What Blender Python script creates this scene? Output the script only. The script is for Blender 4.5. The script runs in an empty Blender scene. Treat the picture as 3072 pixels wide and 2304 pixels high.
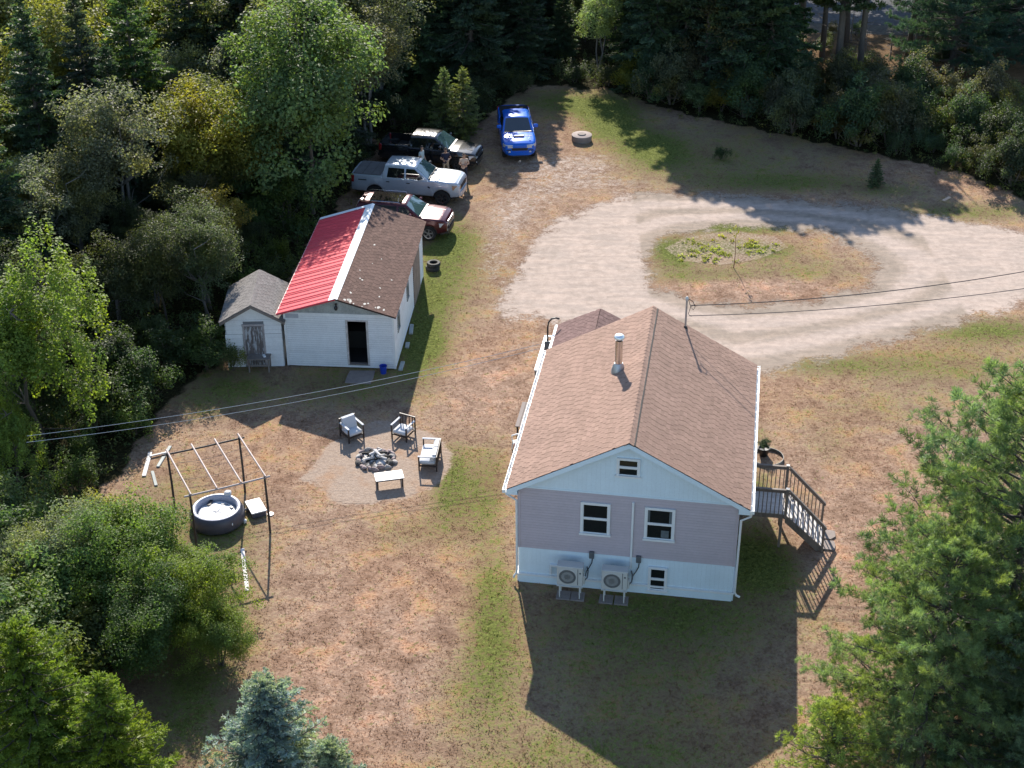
import bpy, math, random
import numpy as np
from mathutils import Vector, Matrix

RND = random.Random(11)
NR = np.random.default_rng(11)
scene = bpy.context.scene
COL = scene.collection
PI = math.pi

# ------------------------------------------------------------------ camera
F_PX, PITCH, ROLL, CAM_H = 1515.65, 0.5268, -0.0055, 32.27
cam_d = bpy.data.cameras.new('camera')
cam_d.sensor_width = 36.0
cam_d.lens = F_PX / 1024 * 36.0
cam_d.clip_start = 0.5
cam_d.clip_end = 3000
cam = bpy.data.objects.new('camera', cam_d)
COL.objects.link(cam)
_c, _s = math.cos(PITCH), math.sin(PITCH)
_r0, _u0, _f0 = Vector((1, 0, 0)), Vector((0, _s, _c)), Vector((0, _c, -_s))
_cr, _sr = math.cos(ROLL), math.sin(ROLL)
_rt, _up = _r0 * _cr + _u0 * _sr, _u0 * _cr - _r0 * _sr
cam.matrix_world = Matrix(((_rt.x, _up.x, -_f0.x, 0), (_rt.y, _up.y, -_f0.y, 0), (_rt.z, _up.z, -_f0.z, CAM_H), (0, 0, 0, 1)))
scene.camera = cam

# ------------------------------------------------------------------ light
SUN_EL, SUN_AZ = math.radians(32.0), math.radians(-6.4)      # azimuth from +Y towards +X
world = bpy.data.worlds.new('World')
scene.world = world
world.use_nodes = True
wn = world.node_tree
wn.nodes.clear()
sky = wn.nodes.new('ShaderNodeTexSky')
sky.sky_type = 'NISHITA'
sky.sun_disc = False
sky.sun_elevation = SUN_EL
sky.sun_rotation = SUN_AZ
sky.air_density = 1.0
sky.dust_density = 0.25
sky.ozone_density = 1.6
bg = wn.nodes.new('ShaderNodeBackground')
bg.inputs['Strength'].default_value = 0.12
wo = wn.nodes.new('ShaderNodeOutputWorld')
wn.links.new(sky.outputs[0], bg.inputs['Color'])
wn.links.new(bg.outputs[0], wo.inputs['Surface'])
sun_d = bpy.data.lights.new('sun', 'SUN')
sun_d.energy = 5.0
sun_d.angle = math.radians(0.53)
sun_d.color = (1.0, 0.93, 0.83)
sun = bpy.data.objects.new('sun', sun_d)
COL.objects.link(sun)
_sd = Vector((math.sin(SUN_AZ) * math.cos(SUN_EL), math.cos(SUN_AZ) * math.cos(SUN_EL), math.sin(SUN_EL)))
sun.rotation_euler = (-_sd).to_track_quat('-Z', 'Y').to_euler()
sun.location = _sd * 200
scene.view_settings.view_transform = 'Standard'
scene.view_settings.look = 'None'
scene.view_settings.gamma = 1.0
scene.view_settings.exposure = 1.08
scene.view_settings.use_curve_mapping = False

# ------------------------------------------------------------------ helpers
class MB:
    """collects shapes and links them as one mesh object"""
    def __init__(self):
        self.v, self.f, self.m = [], [], []
    def add(self, verts, faces, mi=0):
        o = len(self.v)
        self.v += [tuple(p) for p in verts]
        self.f += [tuple(i + o for i in f) for f in faces]
        self.m += [mi] * len(faces)
        return self
    def box(self, a, b, mi=0):
        x0, y0, z0 = a; x1, y1, z1 = b
        return self.add([(x0, y0, z0), (x1, y0, z0), (x1, y1, z0), (x0, y1, z0), (x0, y0, z1), (x1, y0, z1), (x1, y1, z1), (x0, y1, z1)],
                        [(0, 3, 2, 1), (4, 5, 6, 7), (0, 1, 5, 4), (1, 2, 6, 5), (2, 3, 7, 6), (3, 0, 4, 7)], mi)
    def rbox(self, a, b, r=0.02, mi=0):
        """box with chamfered edges"""
        x0, y0, z0 = a; x1, y1, z1 = b
        rings = []
        def ring(z, i):
            return [(x0 + i + r, y0 + i, z), (x1 - i - r, y0 + i, z), (x1 - i, y0 + i + r, z), (x1 - i, y1 - i - r, z),
                    (x1 - i - r, y1 - i, z), (x0 + i + r, y1 - i, z), (x0 + i, y1 - i - r, z), (x0 + i, y0 + i + r, z)]
        rings = [ring(z0, r * .9), ring(z0 + r, 0), ring(z1 - r, 0), ring(z1, r * .9)]
        return self.loft(rings, True, mi)
    def loft(self, rings, cap=True, mi=0, closed=True):
        n = len(rings[0]); vs = [p for r in rings for p in r]; fs = []
        for i in range(len(rings) - 1):
            for j in range(n if closed else n - 1):
                k = (j + 1) % n
                fs.append((i * n + j, i * n + k, (i + 1) * n + k, (i + 1) * n + j))
        if cap:
            fs.append(tuple(range(n - 1, -1, -1)))
            fs.append(tuple((len(rings) - 1) * n + j for j in range(n)))
        return self.add(vs, fs, mi)
    def bar(self, p, q, w, t, mi=0, up=(0, 0, 1)):
        """rectangular bar from p to q, w across, t along up"""
        p, q = Vector(p), Vector(q); d = (q - p).normalized(); up = Vector(up)
        if abs(d.dot(up)) > .98: up = Vector((0, 1, 0))
        s = d.cross(up).normalized(); u = s.cross(d).normalized()
        ring = lambda c: [c - s * w / 2 - u * t / 2, c + s * w / 2 - u * t / 2, c + s * w / 2 + u * t / 2, c - s * w / 2 + u * t / 2]
        return self.loft([ring(p), ring(q)], True, mi)
    def tube(self, pts, rad, seg=8, mi=0, cap=True):
        pts = [Vector(p) for p in pts]
        if not hasattr(rad, '__len__'): rad = [rad] * len(pts)
        rings = []
        ref = Vector((0.13, 0.31, 0.94))
        for i, p in enumerate(pts):
            d = (pts[min(i + 1, len(pts) - 1)] - pts[max(i - 1, 0)])
            d = d.normalized() if d.length > 1e-9 else Vector((0, 0, 1))
            if abs(d.dot(ref)) > .97: ref = Vector((.9, .3, .1)).normalized()
            s = d.cross(ref).normalized(); u = d.cross(s).normalized()
            rings.append([p + (s * math.cos(a) + u * math.sin(a)) * rad[i] for a in [2 * PI * k / seg for k in range(seg)]])
        return self.loft(rings, cap, mi)
    def lathe(self, prof, seg=20, c=(0, 0, 0), mi=0, axis='z', cap=True):
        rings = []
        for r, z in prof:
            ring = []
            for k in range(seg):
                a = 2 * PI * k / seg
                x, y = r * math.cos(a), r * math.sin(a)
                p = {'z': (x, y, z), 'y': (x, z, y), 'x': (z, x, y)}[axis]
                ring.append((p[0] + c[0], p[1] + c[1], p[2] + c[2]))
            rings.append(ring)
        return self.loft(rings, cap, mi)
    def prism(self, poly, ext, mi=0):
        """poly: list of 3-D points, ext: extrusion vector"""
        e = Vector(ext)
        return self.loft([[Vector(p) for p in poly], [Vector(p) + e for p in poly]], True, mi)
    def build(self, name, mats, parent=None, smooth=None, loc=None):
        me = bpy.data.meshes.new(name)
        me.from_pydata([tuple(p) for p in self.v], [], self.f)
        if not isinstance(mats, (list, tuple)): mats = [mats]
        for m in mats: me.materials.append(m)
        if len(mats) > 1: me.polygons.foreach_set('material_index', self.m)
        me.update()
        import bmesh
        bm = bmesh.new(); bm.from_mesh(me); bmesh.ops.recalc_face_normals(bm, faces=bm.faces); bm.to_mesh(me); bm.free()
        if smooth is not None:
            me.shade_smooth(); me.set_sharp_from_angle(angle=math.radians(smooth))
        return link(name, me, parent, loc)

def link(name, me, parent=None, loc=None):
    o = bpy.data.objects.new(name, me)
    COL.objects.link(o)
    if parent is not None: o.parent = parent
    if loc is not None: o.location = loc
    return o

def tag(o, label=None, cat=None, group=None, kind=None):
    if label: o['label'] = label
    if cat: o['category'] = cat
    if group: o['group'] = group
    if kind: o['kind'] = kind
    return o

def thing(name, label, cat, loc=(0, 0, 0), rz=0.0, group=None):
    o = bpy.data.objects.new(name, None)
    o.empty_display_size = .3
    COL.objects.link(o)
    o.location = loc; o.rotation_euler = (0, 0, rz)
    return tag(o, label, cat, group)

def copy_tree(o, parent=None):
    c = o.copy(); COL.objects.link(c)
    if parent is not None: c.parent = parent
    for ch in list(o.children): copy_tree(ch, c)
    return c

def fast_mesh(name, V, F, tint=None, mats=(), extra=None, mi=None):
    """numpy arrays -> mesh (F: n x 3 or n x 4)"""
    me = bpy.data.meshes.new(name)
    V = np.ascontiguousarray(V, dtype=np.float32); F = np.ascontiguousarray(F, dtype=np.int32)
    k = F.shape[1]
    me.vertices.add(len(V)); me.vertices.foreach_set('co', V.ravel())
    me.loops.add(F.size); me.loops.foreach_set('vertex_index', F.ravel())
    me.polygons.add(len(F)); me.polygons.foreach_set('loop_start', np.arange(0, F.size, k, dtype=np.int32))
    for m in mats: me.materials.append(m)
    if mi is not None: me.polygons.foreach_set('material_index', np.asarray(mi, dtype=np.int32))
    me.update(calc_edges=True); me.shade_flat()
    if tint is not None:
        a = me.attributes.new('tint', 'FLOAT', 'POINT'); a.data.foreach_set('value', np.asarray(tint, dtype=np.float32))
    for nm, arr in (extra or {}).items():
        a = me.attributes.new(nm, 'FLOAT', 'POINT'); a.data.foreach_set('value', np.asarray(arr, dtype=np.float32))
    return me

# ------------------------------------------------------------------ materials
class NT:
    def __init__(self, name):
        self.mat = bpy.data.materials.new(name); self.mat.use_nodes = True
        self.t = self.mat.node_tree; self.t.nodes.clear()
        self.out = self.t.nodes.new('ShaderNodeOutputMaterial')
    def n(self, typ, **kw):
        nd = self.t.nodes.new('ShaderNode' + typ)
        for k, v in kw.items():
            if k.startswith('_'): setattr(nd, k[1:], v)
            else:
                key = k.replace('__', ' ')
                if key.isdigit(): key = int(key)
                self.set(nd.inputs[key], v)
        return nd
    def set(self, sock, v):
        if isinstance(v, bpy.types.NodeSocket): self.t.links.new(v, sock)
        elif isinstance(v, (tuple, list)) and len(v) == 3 and sock.type == 'RGBA': sock.default_value = (*v, 1)
        else: sock.default_value = v
    def noise(self, vec, scale, detail=4, rough=.55, dist=0):
        return self.n('TexNoise', Vector=vec, Scale=float(scale), Detail=float(detail), Roughness=rough, Distortion=float(dist)).outputs['Fac']
    def math(self, op, a, b=0.0, c=None, clamp=False):
        nd = self.n('Math', _operation=op, _use_clamp=clamp)
        self.set(nd.inputs[0], a); self.set(nd.inputs[1], b)
        if c is not None: self.set(nd.inputs[2], c)
        return nd.outputs[0]
    def mix(self, fac, a, b):
        nd = self.n('Mix', _data_type='RGBA')
        self.set(nd.inputs['Factor'], fac); self.set(nd.inputs[6], a if isinstance(a, bpy.types.NodeSocket) else (*a, 1)); self.set(nd.inputs[7], b if isinstance(b, bpy.types.NodeSocket) else (*b, 1))
        return nd.outputs[2]
    def mul(self, a, b):
        nd = self.n('Mix', _data_type='RGBA', _blend_type='MULTIPLY', Factor=1.0)
        self.set(nd.inputs[6], a if isinstance(a, bpy.types.NodeSocket) else (*a, 1)); self.set(nd.inputs[7], b if isinstance(b, bpy.types.NodeSocket) else (*b, 1))
        return nd.outputs[2]
    def ramp(self, fac, stops):
        nd = self.n('ValToRGB'); self.set(nd.inputs[0], fac)
        el = nd.color_ramp.elements
        while len(el) > 1: el.remove(el[-1])
        for i, (p, c) in enumerate(stops):
            e = el[0] if i == 0 else el.new(p)
            e.position = p; e.color = (*c, 1) if len(c) == 3 else c
        return nd.outputs[0]
    def smooth(self, x, a, b):
        nd = self.n('MapRange', _interpolation_type='SMOOTHSTEP')
        self.set(nd.inputs[0], x); nd.inputs[1].default_value = a; nd.inputs[2].default_value = b
        return nd.outputs[0]
    def attr(self, name):
        return self.n('Attribute', _attribute_name=name).outputs['Fac']
    def bump(self, h, strength, dist):
        return self.n('Bump', Strength=strength, Distance=dist, Height=h).outputs[0]
    def finish(self, bsdf):
        self.t.links.new(bsdf, self.out.inputs['Surface']); return self.mat

def mat(name, c, rough=.6, var=.18, scale=6, metal=0.0, spec=.5, bump=0.0, bscale=60, coat=0.0, c2=None, vscale=(1, 1, 1), isl=0.0, trans=0.0):
    """plain procedural material: two noise scales of colour variation, optional relief, per-piece variation"""
    t = NT(name)
    co = t.n('TexCoord').outputs['Object']
    if vscale != (1, 1, 1): co = t.n('Mapping', Vector=co, Scale=vscale).outputs[0]
    n1 = t.noise(co, scale, 5); n2 = t.noise(co, scale * 7.3, 3)
    f = t.math('MULTIPLY_ADD', n2, .45, t.math('MULTIPLY', n1, .55))
    f = t.smooth(f, .25, .75)
    lo = tuple(x * (1 - var) for x in c); hi = c2 if c2 else tuple(min(1, x * (1 + var)) for x in c)
    colr = t.mix(f, lo, hi)
    if isl:
        r1 = t.n('NewGeometry').outputs['Random Per Island']; r2 = t.n('ObjectInfo').outputs['Random']
        r = t.math('FRACT', t.math('ADD', r1, r2))
        k = t.math('MULTIPLY_ADD', r, isl, 1 - isl / 2)
        g = t.n('CombineColor'); [t.set(g.inputs[i], k) for i in range(3)]
        colr = t.mul(colr, g.outputs[0])
    b = t.n('BsdfPrincipled', Base__Color=colr, Roughness=rough, Metallic=metal)
    b.inputs['Specular IOR Level'].default_value = spec
    b.inputs['Coat Weight'].default_value = coat
    b.inputs['Coat Roughness'].default_value = .04
    if bump: t.set(b.inputs['Normal'], t.bump(t.noise(co, bscale, 4), bump, .02))
    return t.finish(b.outputs[0])
# ------------------------------------------------------------------ ground fields (what grows or lies where)
DRIVE = [(-0.6, 62.6), (0.3, 65.6), (1.2, 69.4), (2.2, 71.6), (3.7, 73.6), (6.9, 75.9), (11.1, 75.5), (14.8, 74.9), (19.4, 73.6), (22.7, 72.1), (26.2, 70.5), (33, 67.5), (46, 62),
         (46, 54), (33, 59.5), (23.9, 62.9), (19.8, 60.7), (16.3, 59.0), (12.9, 57.3), (9.8, 56.2), (8.0, 56.6), (6.4, 59.0), (4.2, 60.4), (2.0, 61.2), (0.4, 61.6)]
ISLAND = [(6.4, 67.1), (7.2, 69.8), (9.0, 71.1), (11.9, 71.7), (14.4, 71.3), (16.4, 70.5), (17.6, 68.6), (18.0, 66.5), (17.0, 64.4), (14.9, 63.3), (12.8, 62.6), (10.4, 62.5), (8.5, 63.0), (6.9, 64.4)]
SAND = [(-8.0, 48.4), (-7.5, 49.9), (-6.9, 51.4), (-5.6, 52.4), (-4.3, 52.3), (-3.2, 51.4), (-2.5, 50.0), (-2.3, 48.7), (-3.2, 47.7), (-4.2, 46.9), (-5.3, 46.6), (-6.6, 46.9)]
BED = [(7.5, 68.9), (8.8, 70.3), (11.3, 71.1), (13.5, 70.3), (14.0, 68.9), (12.3, 67.5), (10.3, 66.8), (8.3, 67.3)]
YARD = [(-14.4, 30), (-13.2, 36), (-10.2, 41), (-12.5, 43.2), (-15.6, 45.5), (-15.1, 48), (-14.6, 52), (-14.2, 54.5), (-12.7, 57), (-12.2, 60.5), (-10.2, 66.2), (-9.4, 72.5), (-8.7, 78), (-7.6, 84), (-3.2, 85.4), (-1.4, 87.8),
        (0.4, 91.5), (2.3, 93.6), (6.6, 92.2), (10.6, 88.0), (16.2, 84.2), (21, 81), (25, 78.1), (27.5, 74.5), (31, 72), (46, 66), (46, 30)]

def sdf(poly, X, Y):
    """signed distance, positive inside"""
    P = np.array(poly, float); d = np.full(X.shape, 1e9); ins = np.zeros(X.shape, bool)
    for i in range(len(P)):
        (x0, y0), (x1, y1) = P[i], P[(i + 1) % len(P)]
        ex, ey = x1 - x0, y1 - y0
        t = np.clip(((X - x0) * ex + (Y - y0) * ey) / (ex * ex + ey * ey), 0, 1)
        d = np.minimum(d, (X - x0 - t * ex) ** 2 + (Y - y0 - t * ey) ** 2)
        c = ((y0 > Y) != (y1 > Y)) & (X < (x1 - x0) * (Y - y0) / (y1 - y0 + 1e-12) + x0)
        ins ^= c
    d = np.sqrt(d)
    return np.where(ins, d, -d)

def sstep(x, a, b):
    t = np.clip((x - a) / (b - a), 0, 1); return t * t * (3 - 2 * t)

# (x, y, rx, ry, amount): greener (or, negative, drier) patches of the lawn; green before the house also paints its shadow darker
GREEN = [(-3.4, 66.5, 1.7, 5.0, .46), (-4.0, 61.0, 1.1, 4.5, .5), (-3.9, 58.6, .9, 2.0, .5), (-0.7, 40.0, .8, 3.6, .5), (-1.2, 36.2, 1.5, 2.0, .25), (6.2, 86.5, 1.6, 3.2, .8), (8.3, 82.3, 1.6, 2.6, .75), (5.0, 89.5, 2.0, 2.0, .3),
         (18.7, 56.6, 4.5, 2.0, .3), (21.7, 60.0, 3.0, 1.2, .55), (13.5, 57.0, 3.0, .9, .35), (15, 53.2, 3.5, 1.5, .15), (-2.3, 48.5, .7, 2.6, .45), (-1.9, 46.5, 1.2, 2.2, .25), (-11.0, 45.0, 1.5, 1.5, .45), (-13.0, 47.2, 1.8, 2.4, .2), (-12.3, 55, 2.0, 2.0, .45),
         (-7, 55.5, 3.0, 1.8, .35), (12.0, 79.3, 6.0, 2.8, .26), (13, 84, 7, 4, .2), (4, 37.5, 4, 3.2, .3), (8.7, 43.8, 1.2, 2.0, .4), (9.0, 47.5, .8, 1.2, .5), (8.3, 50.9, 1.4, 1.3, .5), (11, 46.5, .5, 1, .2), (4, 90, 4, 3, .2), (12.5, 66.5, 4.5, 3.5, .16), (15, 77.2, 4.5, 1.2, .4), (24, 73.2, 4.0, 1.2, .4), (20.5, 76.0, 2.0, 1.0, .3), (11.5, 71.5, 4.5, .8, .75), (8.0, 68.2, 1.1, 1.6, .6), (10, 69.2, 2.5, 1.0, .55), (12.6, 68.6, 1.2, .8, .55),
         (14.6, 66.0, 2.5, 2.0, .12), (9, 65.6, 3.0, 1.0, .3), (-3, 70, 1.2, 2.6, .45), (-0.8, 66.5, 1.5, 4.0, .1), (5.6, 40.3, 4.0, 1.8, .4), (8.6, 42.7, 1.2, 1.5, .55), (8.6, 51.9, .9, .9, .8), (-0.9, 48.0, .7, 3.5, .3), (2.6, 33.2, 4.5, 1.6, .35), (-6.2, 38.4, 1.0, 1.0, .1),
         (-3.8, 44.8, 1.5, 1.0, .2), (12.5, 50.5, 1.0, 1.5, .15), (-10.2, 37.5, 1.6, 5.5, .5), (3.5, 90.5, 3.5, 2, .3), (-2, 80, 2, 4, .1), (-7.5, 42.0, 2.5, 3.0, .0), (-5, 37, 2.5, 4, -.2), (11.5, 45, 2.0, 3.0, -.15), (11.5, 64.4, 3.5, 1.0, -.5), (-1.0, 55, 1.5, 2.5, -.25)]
BARE = [(4.5, 80, 2.2, 2.2, .45), (6.5, 77.2, 3.5, 1.0, .35), (1.5, 76.2, 2.8, 3.0, .40), (0.0, 72.5, 1.6, 2.8, .42), (-0.8, 67, 1.3, 4.0, .40), (2.0, 80.0, 2.0, 2.0, .3), (3.5, 56.8, 2.6, 1.6, .35), (1.0, 58.8, 1.5, 2.5, .3), (18.5, 67.5, 2.2, 3.0, .35), (17.0, 73.5, 3.0, 1.2, .35)]

def fields(X, Y):
    wob = .45 * np.sin(X * 1.9 + Y * .7) * np.sin(Y * 1.3 - X * .6) + .3 * np.sin(X * 4.3 - Y * 2.9) * np.sin(Y * 3.7 + X)
    dr, isl = sdf(DRIVE, X, Y), sdf(ISLAND, X, Y)
    g = sstep(np.minimum(dr, -isl) + wob * .8, -1.7, 1.5)
    b = np.zeros_like(X)
    for x, y, rx, ry, a in BARE: b += a * np.exp(-((X - x) / rx) ** 2 - ((Y - y) / ry) ** 2)
    g = np.maximum(g, np.clip(b, 0, .48))
    s = sstep(sdf(SAND, X, Y) + wob * .35, -.5, .45)
    s = np.maximum(s, (.48) * sstep(sdf(BED, X, Y), -.1, .15))
    gr = np.full_like(X, .02)
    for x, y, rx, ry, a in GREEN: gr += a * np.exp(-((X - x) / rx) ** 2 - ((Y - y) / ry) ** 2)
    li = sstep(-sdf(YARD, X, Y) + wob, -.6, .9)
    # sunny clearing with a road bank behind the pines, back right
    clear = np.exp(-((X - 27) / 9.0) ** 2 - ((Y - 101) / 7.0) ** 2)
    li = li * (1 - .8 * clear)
    return g, s, gr, li

def ground_mat(name, blade=False):
    t = NT(name)
    pos = t.n('NewGeometry').outputs['Position']
    A = {k: t.attr(k) for k in ('gravel', 'sand', 'green', 'litter')}
    n0 = t.noise(pos, .16, 3); n1 = t.noise(pos, .75, 5, .6); n2 = t.noise(pos, 2.6, 5, .65, .4); n3 = t.noise(pos, 8.5, 4, .65, .5); n4 = t.noise(pos, 34, 3, .7)
    st = t.n('Mapping', Vector=pos, Rotation=(0, 0, .5), Scale=(9, 30, 9)).outputs[0]
    n5 = t.noise(st, 1.0, 3, .6, 1.5)
    # dry lawn
    f = t.math('MULTIPLY_ADD', n3, .34, t.math('MULTIPLY_ADD', n2, .28, t.math('MULTIPLY_ADD', n5, .14, t.math('MULTIPLY', n1, .24))))
    dry = t.ramp(f, [(.33, (.105, .070, .050)), (.43, (.20, .130, .092)), (.51, (.285, .192, .140)), (.61, (.42, .31, .24))])
    dry = t.mix(t.smooth(n1, .48, .72), dry, t.mul(dry, (1.12, .93, .84)))
    dry = t.mix(t.smooth(n0, .42, .62), dry, t.mul(dry, (1.0, .95, .90)))
    gf = t.math('MULTIPLY_ADD', n4, .4, t.math('MULTIPLY', n3, .6))
    v1 = t.ramp(n1, [(.36, (.89, .875, .86)), (.5, (1.02, 1.02, 1.02)), (.64, (1.14, 1.13, 1.11))]); dry = t.mul(dry, v1)
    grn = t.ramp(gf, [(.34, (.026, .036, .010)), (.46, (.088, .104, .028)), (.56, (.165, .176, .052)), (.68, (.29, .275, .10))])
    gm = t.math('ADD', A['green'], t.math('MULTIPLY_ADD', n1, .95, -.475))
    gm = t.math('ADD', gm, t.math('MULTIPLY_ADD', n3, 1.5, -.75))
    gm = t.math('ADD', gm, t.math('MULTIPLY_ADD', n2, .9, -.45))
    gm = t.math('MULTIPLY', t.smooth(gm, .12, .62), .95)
    # scattered small green tufts in the dry grass
    tf = t.smooth(t.math('ADD', t.noise(pos, 4.2, 3, .6), t.math('MULTIPLY_ADD', n1, .35, -.175)), .60, .70)
    gm = t.math('MAXIMUM', gm, t.math('MULTIPLY', tf, .62))
    c = t.mix(gm, dry, grn)
    # olive thin grass
    om = t.smooth(t.math('ADD', t.math('MULTIPLY_ADD', n1, .8, -.4), t.math('ADD', A['green'], t.math('MULTIPLY_ADD', n4, .5, -.25))), -.06, .3)
    c = t.mix(t.math('MULTIPLY', om, .5), c, t.mul(c, (.66, .80, .50)))
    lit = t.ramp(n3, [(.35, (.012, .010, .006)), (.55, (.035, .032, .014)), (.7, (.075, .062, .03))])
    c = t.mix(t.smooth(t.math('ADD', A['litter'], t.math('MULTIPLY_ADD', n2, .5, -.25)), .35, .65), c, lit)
    # rusty bank, back right
    if not blade:
        tr = t.n('SeparateXYZ', Vector=pos)
        bx = t.math('SUBTRACT', 1.0, t.math('ABSOLUTE', t.math('DIVIDE', t.math('SUBTRACT', tr.outputs[0], 25.0), 12.0)))
        by = t.math('SUBTRACT', 1.0, t.math('ABSOLUTE', t.math('DIVIDE', t.math('SUBTRACT', tr.outputs[1], 99.0), 6.0)))
        bm_ = t.smooth(t.math('ADD', t.math('MINIMUM', bx, by), t.math('MULTIPLY_ADD', n1, 1.0, -.5)), .0, .35)
        c = t.mix(bm_, c, t.ramp(f, [(.3, (.05, .035, .02)), (.5, (.13, .082, .045)), (.7, (.19, .125, .07))]))
    sand = t.ramp(t.math('MULTIPLY_ADD', n3, .5, t.math('MULTIPLY', n4, .5)), [(.3, (.205, .152, .115)), (.5, (.32, .245, .192)), (.7, (.40, .32, .262))])
    sand = t.mix(t.smooth(n1, .5, .7), sand, t.mul(sand, (1.0, .86, .74)))
    sm = t.smooth(t.math('ADD', A['sand'], t.math('MULTIPLY_ADD', n3, .7, -.35)), .36, .62)
    c = t.mix(sm, c, sand)
    vor = t.n('TexVoronoi', Vector=pos, Scale=26.0).outputs['Distance']
    gv = t.math('MULTIPLY_ADD', n4, .45, t.math('MULTIPLY_ADD', n2, .3, t.math('MULTIPLY', n5, .25)))
    grav = t.ramp(gv, [(.3, (.245, .207, .185)), (.44, (.33, .283, .253)), (.56, (.38, .330, .298)), (.7, (.44, .387, .352))])
    sx = t.n('Mapping', Vector=pos, Rotation=(0, 0, .12), Scale=(.5, 2.6, 1)).outputs[0]
    wt = t.smooth(t.math('MULTIPLY_ADD', t.noise(sx, 1.0, 4, .6, .6), .7, t.math('MULTIPLY', n2, .3)), .36, .66)
    grav = t.mix(wt, t.mul(grav, (.86, .845, .83)), t.mul(grav, (1.1, 1.04, 1.0)))
    if not blade:
        rt = t.math('ADD', t.attr('rut'), t.math('MULTIPLY_ADD', n2, .5, -.25))
        grav = t.mix(t.smooth(rt, .1, .9), t.mul(grav, (.80, .78, .72)), t.mul(grav, (1.10, 1.07, 1.04)))
    gk = t.math('ADD', A['gravel'], t.math('MULTIPLY_ADD', n3, 1.0, -.5))
    gk = t.math('ADD', gk, t.math('MULTIPLY_ADD', n4, .45, -.225))
    gk = t.math('ADD', gk, t.math('MULTIPLY_ADD', n2, .9, -.45))
    gkm = t.smooth(gk, .30, .66)
    c = t.mix(gkm, c, grav)
    if blade:
        c = t.mul(c, (1.45, 1.42, 1.35))
        d = t.n('BsdfDiffuse', Color=c); tl = t.n('BsdfTranslucent', Color=c)
        m = t.n('MixShader', Fac=.5); t.set(m.inputs[1], d.outputs[0]); t.set(m.inputs[2], tl.outputs[0])
        return t.finish(m.outputs[0])
    h = t.math('MULTIPLY_ADD', n3, .6, t.math('MULTIPLY_ADD', n4, .35, t.math('MULTIPLY', n2, .6)))
    hs = t.math('MULTIPLY_ADD', gkm, -.72, 1.0)
    b = t.n('BsdfPrincipled', Base__Color=c, Roughness=.95)
    b.inputs['Specular IOR Level'].default_value = .03
    t.set(b.inputs['Normal'], t.bump(t.math('MULTIPLY', h, hs), .6, .10))
    return t.finish(b.outputs[0])

GROUND_M = ground_mat('ground_mix')
BLADE_M = ground_mat('grass_blades', True)

def grid_sheet(name, xs, ys, keep=None, z=0.0):
    X, Y = np.meshgrid(xs, ys)
    g, s, gr, li = fields(X, Y)
    nx, ny = len(xs), len(ys)
    idx = np.arange(nx * ny).reshape(ny, nx)
    Fq = np.stack([idx[:-1, :-1], idx[:-1, 1:], idx[1:, 1:], idx[1:, :-1]], -1).reshape(-1, 4)
    if keep is not None:
        k = keep(X, Y, g, s).ravel()
        Fq = Fq[k[Fq].all(1)]
        used = np.unique(Fq); rm = np.full(nx * ny, -1); rm[used] = np.arange(len(used)); Fq = rm[Fq]
    else: used = np.arange(nx * ny)
    V = np.stack([X.ravel(), Y.ravel(), np.full(X.size, z)], -1)[used]
    dr_, is_ = sdf(DRIVE, X, Y), -sdf(ISLAND, X, Y); tq = np.clip(is_, 0, 9) / np.maximum(np.clip(is_, 0, 9) + np.clip(dr_, 0, 9), .5)
    rut = np.exp(-((tq - .30) / .13) ** 2) + np.exp(-((tq - .70) / .13) ** 2)
    rut = np.where((X < 6.5) | (X > 21), np.maximum(rut, .75), rut).ravel()[used]
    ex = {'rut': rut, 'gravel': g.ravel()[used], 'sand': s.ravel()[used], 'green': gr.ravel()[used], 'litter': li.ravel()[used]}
    me = fast_mesh(name, V, Fq, None, [GROUND_M], ex)
    return tag(link(name, me), kind='structure')

_far = lambda a, b, st: np.concatenate([[a - 900, a - 400, a - 150, a - 60, a - 20], np.arange(a, b + .01, st), [b + 20, b + 60, b + 150, b + 400, b + 900]])
grid_sheet('ground', _far(-46, 46, .4), _far(18, 126, .4))
grid_sheet('gravel_driveway', np.arange(-4, 47, .2), np.arange(54, 80, .2), lambda X, Y, g, s: (g > .5) & (sdf(DRIVE, X, Y) > -.6), .005)
grid_sheet('sand_patch', np.arange(-9, -1.6, .12), np.arange(45.6, 53.6, .12), lambda X, Y, g, s: s > .5, .005)
grid_sheet('garden_bed', np.arange(7, 14.5, .12), np.arange(66.4, 71.5, .12), lambda X, Y, g, s: sdf(BED, X, Y) > .02, .006)
# paved road glimpsed between the trunks far behind
road = MB(); road.add([(14, 107.5, .02), (60, 101.5, .02), (60, 109.5, .02), (14, 116.5, .02)], [(0, 1, 2, 3)])
road.build('road', mat('road_grey', (.10, .10, .105), .95, .3, .5, bump=.2, spec=.02))
ROAD_SHOULDER = MB(); ROAD_SHOULDER.add([(14, 105.2, .012), (60, 99.5, .012), (60, 101.7, .012), (14, 107.7, .012)], [(0, 1, 2, 3)])
ROAD_SHOULDER.build('road_shoulder', mat('shoulder_gravel', (.11, .10, .085), .95, .4, .6, spec=.02))
for nm in ('road', 'road_shoulder'): tag(bpy.data.objects[nm], kind='structure')

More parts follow.
